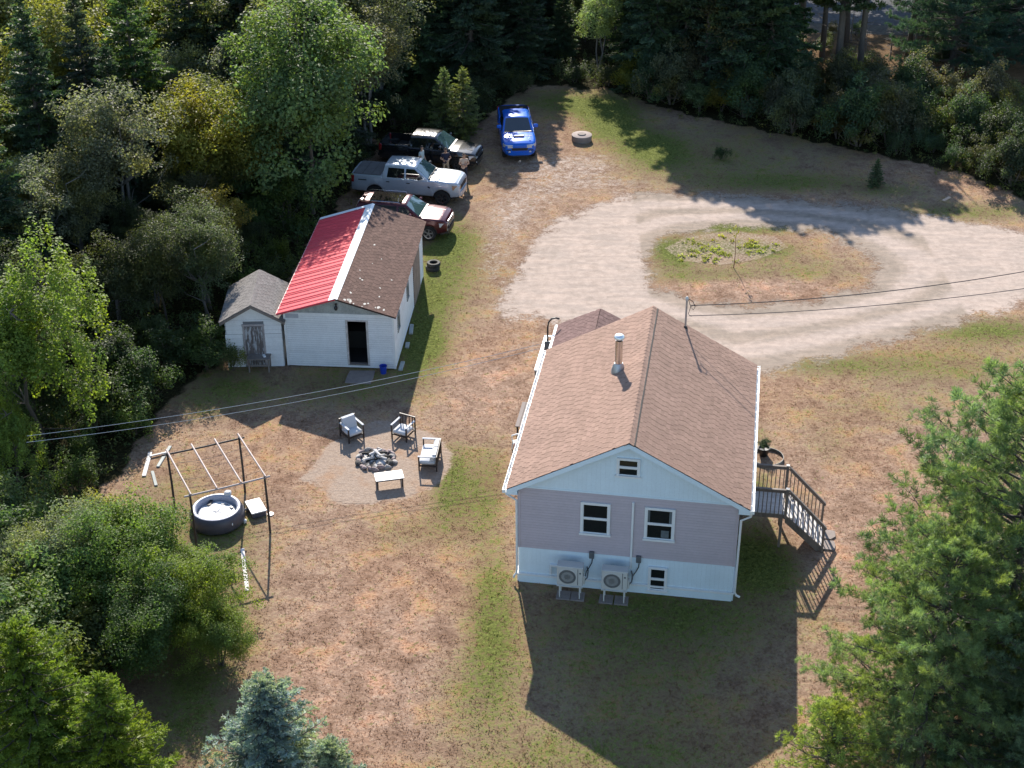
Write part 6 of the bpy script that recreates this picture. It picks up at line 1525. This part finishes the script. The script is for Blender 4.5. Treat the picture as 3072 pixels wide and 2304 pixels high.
P('shrub_c', 'shrub', 'small round dark bush alone on the shaded lawn by the driveway', 'shrub', 11.9, 80.7, .46, .5, (.035, .055, .02))
P('young_spruce', 'young_spruce', 'small young conifer alone on the lawn above the driveway', 'tree', 19.8, 76.6, .40, .5, (.06, .085, .04))
o = P('shrub_b', 'potted_foliage', 'dark foliage with pale flowers growing in the ringed planter', 'plant', *rel(8.22, 9.35)[:2], .19, .5, (.03, .05, .025)); o.location.z = .28
lv = make_broadleaf(61, 2.3, .22, 1.1, 9, 5, .08, up=.5)[0]; o = link('crown', lv, bpy.data.objects['sapling']); o.color = (.20, .20, .03, 1)
P('shrub_c', 'shrub', 'tall weed standing against the white shed wall', 'plant', -12.0, 56.75, .55, .5, (.10, .12, .05), sz=1.5)
P('shrub_b', 'shrub', 'dark shrub crowding the left corner of the shed', 'shrub', -13.2, 56.9, .85, 1.5, (.05, .075, .025))

# --- the woods: fill by region, keeping clear of what stands already
TALL = ('spruce_tree', 'fir_tree', 'pine_tree', 'broadleaf_tree', 'birch_tree')
LIT = [(5.4, 88.9), (6.0, 87.3), (6.8, 85.2), (7.6, 83.2), (8.4, 81.2), (9.0, 79.2), (9.8, 77.0), (10.4, 75.0), (5.2, 82.2), (6.2, 79.5), (3.6, 78.0), (5.2, 90.3), (4.2, 83.6), (4.6, 85.6), (3.6, 81.5), (5.6, 91.2), (0.6, 79.4), (-3.3, 73.2), (-2.6, 72.6), (-3.7, 69.0), (-4.8, 72.6), (-1.6, 75.5), (-3.0, 71.0)]
def shades(x, y):
    # would a tall tree here put one of the lit spots of the back lawn in shade?
    for a, b in LIT:
        d = y - b
        if 0 < d < 21 and abs(x - (a - .112 * d)) < 3.0 * max(.12, 1 - d / 21) + .3: return True
    return False
placed = [(o.location.x, o.location.y, 1.6) for o in COL.objects if o.parent is None and 'category' in o and o['category'] in ('tree', 'bush')]
placed += [(-5.4, 75.7, 3.2), (-8, 76.6, 2), (-4.4, 80.3, 3), (-7, 81, 2.2), (-5.5, 71.2, 3), (-8, 72, 1.6), (.3, 83, 3), (.2, 86.5, 2.2)]
def fill(n, poly, keys, gap, seed, group, inset=.5, smin=.8, smax=1.15, cond=None):
    """keys: list of (proto, name, category, colour, label)"""
    r = random.Random(seed); Pn = np.array(poly); x0, y0 = Pn.min(0); x1, y1 = Pn.max(0); k = 0; tries = 0
    while k < n and tries < n * 60:
        tries += 1; x, y = r.uniform(x0, x1), r.uniform(y0, y1)
        X, Y = np.array([x]), np.array([y])
        if sdf(poly, X, Y)[0] < 0 or sdf(YARD, X, Y)[0] > -inset: continue
        if any((x - a) ** 2 + (y - b) ** 2 < max(gap, g * .8) ** 2 for a, b, g in placed): continue
        key, name, cat, c, label = r.choice(keys)
        if name in TALL and shades(x, y): continue
        placed.append((x, y, gap)); k += 1
        j = r.uniform(.78, 1.25); cc = tuple(max(.005, v * j * r.uniform(.92, 1.08)) for v in c)
        P(key, name, label, cat, x, y, r.uniform(smin, smax), r.uniform(0, 6.28), cc, group, r.uniform(.9, 1.1))
SPR = lambda w: [('spruce_a', 'spruce_tree', 'tree', C_DK, 'dark spruce ' + w), ('spruce_b', 'spruce_tree', 'tree', C_FIR, 'dark spruce ' + w), ('fir_c', 'fir_tree', 'tree', C_DK, 'shaggy dark fir ' + w)]
BRD = lambda w: [('oak_b', 'broadleaf_tree', 'tree', C_OLIVE, 'olive green leafy tree ' + w), ('birch_c', 'birch_tree', 'tree', C_GREY, 'greyish birch ' + w), ('oak_b', 'broadleaf_tree', 'tree', C_YG, 'yellow green leafy tree ' + w)]
wl_ = 'in the left wood behind the shed'
fill(36, [(-34, 60), (-22, 62), (-17, 69), (-11, 74), (-11, 80), (-34, 84)], SPR(wl_)[1:] + BRD(wl_) + BRD(wl_), 2.0, 71, 'trees in the left wood', 1.0, .62, .98)
wf = 'in the dim wood edge left of the shed'
fill(22, [(-26, 52), (-18, 54), (-13.5, 60), (-11.5, 68), (-13, 73), (-26, 66)], [('oak_b', 'broadleaf_tree', 'tree', (.05, .06, .026), 'low dark leafy tree ' + wf), ('shrub_a', 'shrub', 'shrub', (.042, .055, .024), 'dark leafy shrub ' + wf), ('birch_c', 'birch_tree', 'tree', (.06, .065, .035), 'low dim birch ' + wf)], 1.6, 70, 'low trees in the dim wood edge', 1.0, .45, .65)
wu = 'far back in the left wood'
fill(36, [(-36, 76), (-9, 78), (-8, 90), (-36, 92)], SPR(wu)[1:] + BRD(wu) + BRD(wu), 2.3, 72, 'trees far back in the left wood', 1.0, .95, 1.25)
wc = 'in the wall of conifers behind the parked vehicles'
fill(26, [(-10, 83), (0, 87.5), (3, 94), (3, 104), (-12, 104)], SPR(wc), 2.0, 73, 'conifers behind the parked vehicles', 1.0, .85, 1.12)
wr_ = 'among the pines behind the back lawn'
fill(20, [(5.5, 94.0), (8, 92.4), (16.5, 88.5), (17.5, 96), (14, 104), (4, 104)], SPR(wr_)[:2] + BRD(wr_)[:2] + [('tall_pine', 'pine_tree', 'tree', (.05, .07, .032), 'slim pine ' + wr_)], 2.0, 74, 'trees behind the back lawn', .9, .9, 1.12)
# back right: bare pine stems against a sunny clearing
for i, (x, y, s, k, lab) in enumerate(((22.2, 93.1, 1.05, 'dead_a', 'thick grey pine stem with bare branches, nearest the back lawn'), (22.7, 99.9, 1.0, 'dead_a', 'dark pine stem rising from the orange bank behind the grey one'),
                              (20.9, 98.9, .9, 'dead_a', 'thin dark pine stem in front of the orange bank'), (26.5, 98.5, .9, 'dead_a', 'bare stem at the right of the orange bank'))):
    P(k, 'pine_tree', lab, 'tree', x, y, s, i * 1.3, C_DK)
for i, (x, y, s, lab) in enumerate(((17.3, 93.4, 1.0, 'tall pine with its high crown left of the sunny bank'), (19.8, 101.5, 1.0, 'tall thin crowned pine at the left end of the orange bank'), (15.0, 91.0, .92, 'tall pine at the middle of the back lawn edge'), (12.2, 91.2, .9, 'tall pine whose shade crosses the middle of the driveway'),
                                    (20.6, 92.4, .88, 'tall pine standing left of the thick grey stem'), (10.4, 94.2, .9, 'tall pine at the left end of the back lawn edge'))):
    P('tall_pine', 'pine_tree', lab, 'tree', x, y, s, i * 2.1, (.045, .068, .034))
for i, (x, y, s, lab) in enumerate(((28.6, 95.2, .92, 'big blue green pine hanging over the back right clearing'), (33.5, 98.5, .85, 'big blue green pine at the far right of the clearing'), (31.5, 103, .9, 'big blue green pine by the paved road'))):
    P('white_pine', 'pine_tree', lab, 'tree', x, y, s, i * 1.7, (.035, .068, .05), None, 1.0)
for i, (x, y) in enumerate(((21, 120), (26, 118.5), (31, 119.5), (36, 117), (41, 118), (46, 116))):
    P('tall_pine', 'pine_tree', 'tall pine shading the paved road from its far side', 'tree', x, y, 1.0, i * 1.3, (.045, .068, .034), 'pines across the road')
for i, (x, y, sc_, k, c, lab) in enumerate(((3.6, 99.5, .48, 'spruce_b', C_FIR, 'short dark spruce left of the pale willow'), (5.2, 102.5, .55, 'oak_b', (.10, .12, .05), 'low pale green tree behind the pale willow'), (2.6, 105.0, .62, 'spruce_a', C_DK, 'mid height spruce behind the short one left of the willow'),
                                             (6.6, 107.0, .70, 'oak_b', (.085, .10, .045), 'olive tree far behind the pale willow'), (4.2, 111.0, .95, 'spruce_b', C_FIR, 'tall spruce closing the gap far behind the willow'), (7.4, 112.5, .95, 'fir_c', C_DK, 'shaggy fir far behind the willow on its right'), (1.2, 109.5, .9, 'spruce_a', C_DK, 'tall spruce far behind the willow on its left'))):
    P(k, 'broadleaf_tree' if k == 'oak_b' else 'spruce_tree' if k[0] == 's' else 'fir_tree', lab, 'tree', x, y, sc_, i * 1.9, c)
wo = 'on the sunny bank behind the pines'
fill(20, [(16.5, 96), (30, 95), (34, 103), (17, 105.5)], [('shrub_c', 'shrub', 'shrub', (.09, .075, .035), 'low dry shrub ' + wo), ('shrub_b', 'shrub', 'shrub', (.05, .06, .028), 'dark shrub ' + wo), ('dead_b', 'dead_tree', 'tree', C_DK, 'small dead stem ' + wo), ('shrub_c', 'shrub', 'shrub', (.07, .09, .03), 'low green shrub ' + wo)], 1.5, 69, 'shrubs on the sunny bank', 1.0, .5, 1.0)
wy = 'in the thicket along the back right lawn'
SHR = [('shrub_a', 'shrub', 'shrub', (.040, .062, .03), 'tall dark shrub ' + wy), ('shrub_b', 'shrub', 'shrub', (.062, .078, .035), 'grey green shrub ' + wy), ('shrub_b', 'shrub', 'shrub', (.10, .095, .025), 'yellowing shrub ' + wy), ('shrub_c', 'shrub', 'shrub', (.055, .09, .045), 'low leafy shrub ' + wy), ('shrub_a', 'shrub', 'shrub', (.072, .075, .042), 'tall brownish shrub ' + wy)]
fill(78, [(7, 91.8), (12, 87), (21, 81.5), (27, 76.5), (32, 73), (36, 76), (30, 88), (19, 91), (10, 95)], SHR, 1.25, 75, 'shrubs along the back right lawn', .5, .7, 1.1)
we = 'at the right edge of the back lawn'
fill(9, [(25.5, 79), (26.8, 74.5), (30, 71.8), (34, 74), (30, 80)], [('shrub_a', 'shrub', 'shrub', (.075, .10, .04), 'tall pale leaved shrub ' + we), ('shrub_a', 'shrub', 'shrub', (.05, .075, .032), 'tall dark leaved shrub ' + we)], 1.5, 76, 'tall shrubs at the right lawn edge', .4, .9, 1.25)
ws_ = 'under the left wood edge beside the shed'
fill(34, [(-24, 46), (-15.5, 44), (-14.5, 50), (-14, 55), (-11.5, 59), (-10.5, 66), (-9, 73), (-14, 74), (-24, 62)], [('shrub_b', 'shrub', 'shrub', (.045, .065, .022), 'dark shrub ' + ws_), ('shrub_c', 'shrub', 'shrub', (.06, .085, .025), 'leafy weed clump ' + ws_), ('shrub_a', 'shrub', 'shrub', (.04, .06, .022), 'tall dark shrub ' + ws_)], 1.5, 77, 'shrubs under the left wood edge', .35, .7, 1.1)
wb = 'in the green mass of the lower left edge'
fill(16, [(-20, 36), (-14.6, 34), (-13, 38), (-15.5, 45), (-20, 48)], [('shrub_a', 'bush', 'bush', (.055, .085, .03), 'dark bush ' + wb), ('shrub_a', 'bush', 'bush', (.09, .12, .045), 'pale green bush ' + wb)], 1.6, 78, 'bushes of the lower left edge', .2, .85, 1.15)
wk = 'at the foot of the conifers behind the vehicles'
fill(18, [(-9.5, 78), (-7, 83.5), (-1.5, 86.6), (2, 92.5), (6.5, 92), (6.5, 95), (-2, 92), (-10, 86)], [('shrub_b', 'shrub', 'shrub', (.03, .045, .02), 'dark shrub ' + wk), ('shrub_c', 'shrub', 'shrub', (.045, .06, .025), 'low weed clump ' + wk)], 1.4, 79, 'shrubs at the foot of the conifers', .35, .7, 1.0)

# --- weeds and undergrowth along the wood edge: stuff
def weeds(name, label, n, seed, cond, region, h0, col, rough=.8):
    r = np.random.default_rng(seed); x0, x1, y0, y1 = region; X, Y = r.uniform(x0, x1, n), r.uniform(y0, y1, n)
    d = sdf(YARD, X, Y); k = cond(X, Y, d, r); X, Y = X[k], Y[k]; m = len(X); nb = 16
    hh = h0 * r.uniform(.35, 1.3, m); idx = np.repeat(np.arange(m), nb); q = len(idx)
    u = r.random(q) ** .8; a = r.uniform(0, 2 * PI, q); rad = .22 * r.random(q) * (.4 + u)
    c = np.stack([X[idx] + np.cos(a) * rad, Y[idx] + np.sin(a) * rad, hh[idx] * u + .03], -1)
    n_ = nrm(np.stack([np.cos(a) * .5, np.sin(a) * .5, np.full(q, .8)], -1) + r.normal(0, .5, (q, 3)))
    ln = r.uniform(.08, .2, q)
    V, Fq = leaf_quads(c, n_, ln, ln * .42, r)
    o = link(name, fast_mesh(name, V, Fq, np.repeat(np.clip(r.uniform(.2, .8, m)[idx] + r.normal(0, .15, q), 0, 1), 4), [M_LEAF])); o.color = (*col, 1)
    return tag(o, label, 'weeds', None, 'stuff')
weeds('undergrowth', 'low green undergrowth covering the ground of the left wood edge', 5200, 81, lambda X, Y, d, r: (d < -.1) & (d > -7) & (X < -6), (-30, -6, 40, 86), .55, (.06, .08, .03))
weeds('undergrowth', 'low weedy undergrowth along the back right thicket', 5200, 82, lambda X, Y, d, r: (d < -.1) & (d > -6) & (X > -6), (-6, 36, 70, 99), .5, (.06, .075, .028))
weeds('tall_weeds', 'scattered taller grass and weeds where the lawn meets the wood', 1300, 83, lambda X, Y, d, r: (d < .9) & (d > -.6) & (Y < 92) & (X < 33), (-17, 33, 36, 93), .28, (.13, .13, .045))
weeds('bed_weeds', 'yellow green weeds growing in the driveway island bed', 300, 84, lambda X, Y, d, r: (sdf(BED, X, Y) > .1) & (np.sin(X * 1.3 + 1) * np.sin(Y * 1.9 + X) + r.normal(0, .9, len(X)) > .2), (7.4, 14.1, 66.7, 71.2), .05, (.20, .21, .05))

OUT_OF_SIGHT = {b + ('.' + q if q else '') for b, s in {'broadleaf_tree': ' 003 005 006 008 009 011 019 025 026 027 029 032 036 037 038 040 041 043 044', 'birch_tree': '002 004 007 008 013 014 015 021 022 024 026', 'fir_tree': '002 005 010 012 014 016 017 019', 'spruce_tree': '006 008 009 010 011 012 013 015 017 019 021 023 025 026 028 030 031 038 039 041', 'shrub': '003 005 006 012 016 019 021 024 025 027 040 041 043 044 045 046 057 062 063 068 069 071 073 083 085 088 091 093 094 097 099 100 101 102 106 107 109 116 119 122 126 128 130 133', 'pine_tree': '005 019 020 021 022 023 024', 'dead_tree': '004 006', 'bush': '010 013 014 020 021'}.items() for q in s.split(' ')}   # trees and shrubs wholly behind others from the photograph's viewpoint: not counted
# --- look-alikes: say which one by its place, counted from the left of the picture
ORD = ['first', 'second', 'third', 'fourth', 'fifth', 'sixth', 'seventh', 'eighth', 'ninth', 'tenth', 'eleventh', 'twelfth', 'thirteenth', 'fourteenth', 'fifteenth', 'sixteenth', 'seventeenth', 'eighteenth', 'nineteenth', 'twentieth'] + ['%dth' % i for i in range(21, 60)]
for nm in sorted(OUT_OF_SIGHT):
    if nm in bpy.data.objects and not nm.startswith(('spruce', 'fir', 'pine')):
        o = bpy.data.objects[nm]
        for c in list(o.children): bpy.data.objects.remove(c)
        bpy.data.objects.remove(o)
by = {}
for o in list(COL.objects):
    if o.parent is None and 'label' in o and 'group' in o and o.name not in OUT_OF_SIGHT: by.setdefault((o['group'], o['label']), []).append(o)
for (g, l), obs in by.items():
    if len(obs) < 2: continue
    dpt = lambda o: o.location.x / (o.location.y * math.cos(PITCH) + CAM_H * math.sin(PITCH))
    obs.sort(key=dpt)
    for i, o in enumerate(obs):
        w = 'leftmost' if i == 0 else 'rightmost' if i == len(obs) - 1 else ORD[i] + ' from left'
        o['label'] = w + ' ' + l if 'from' not in w else l + ', ' + w
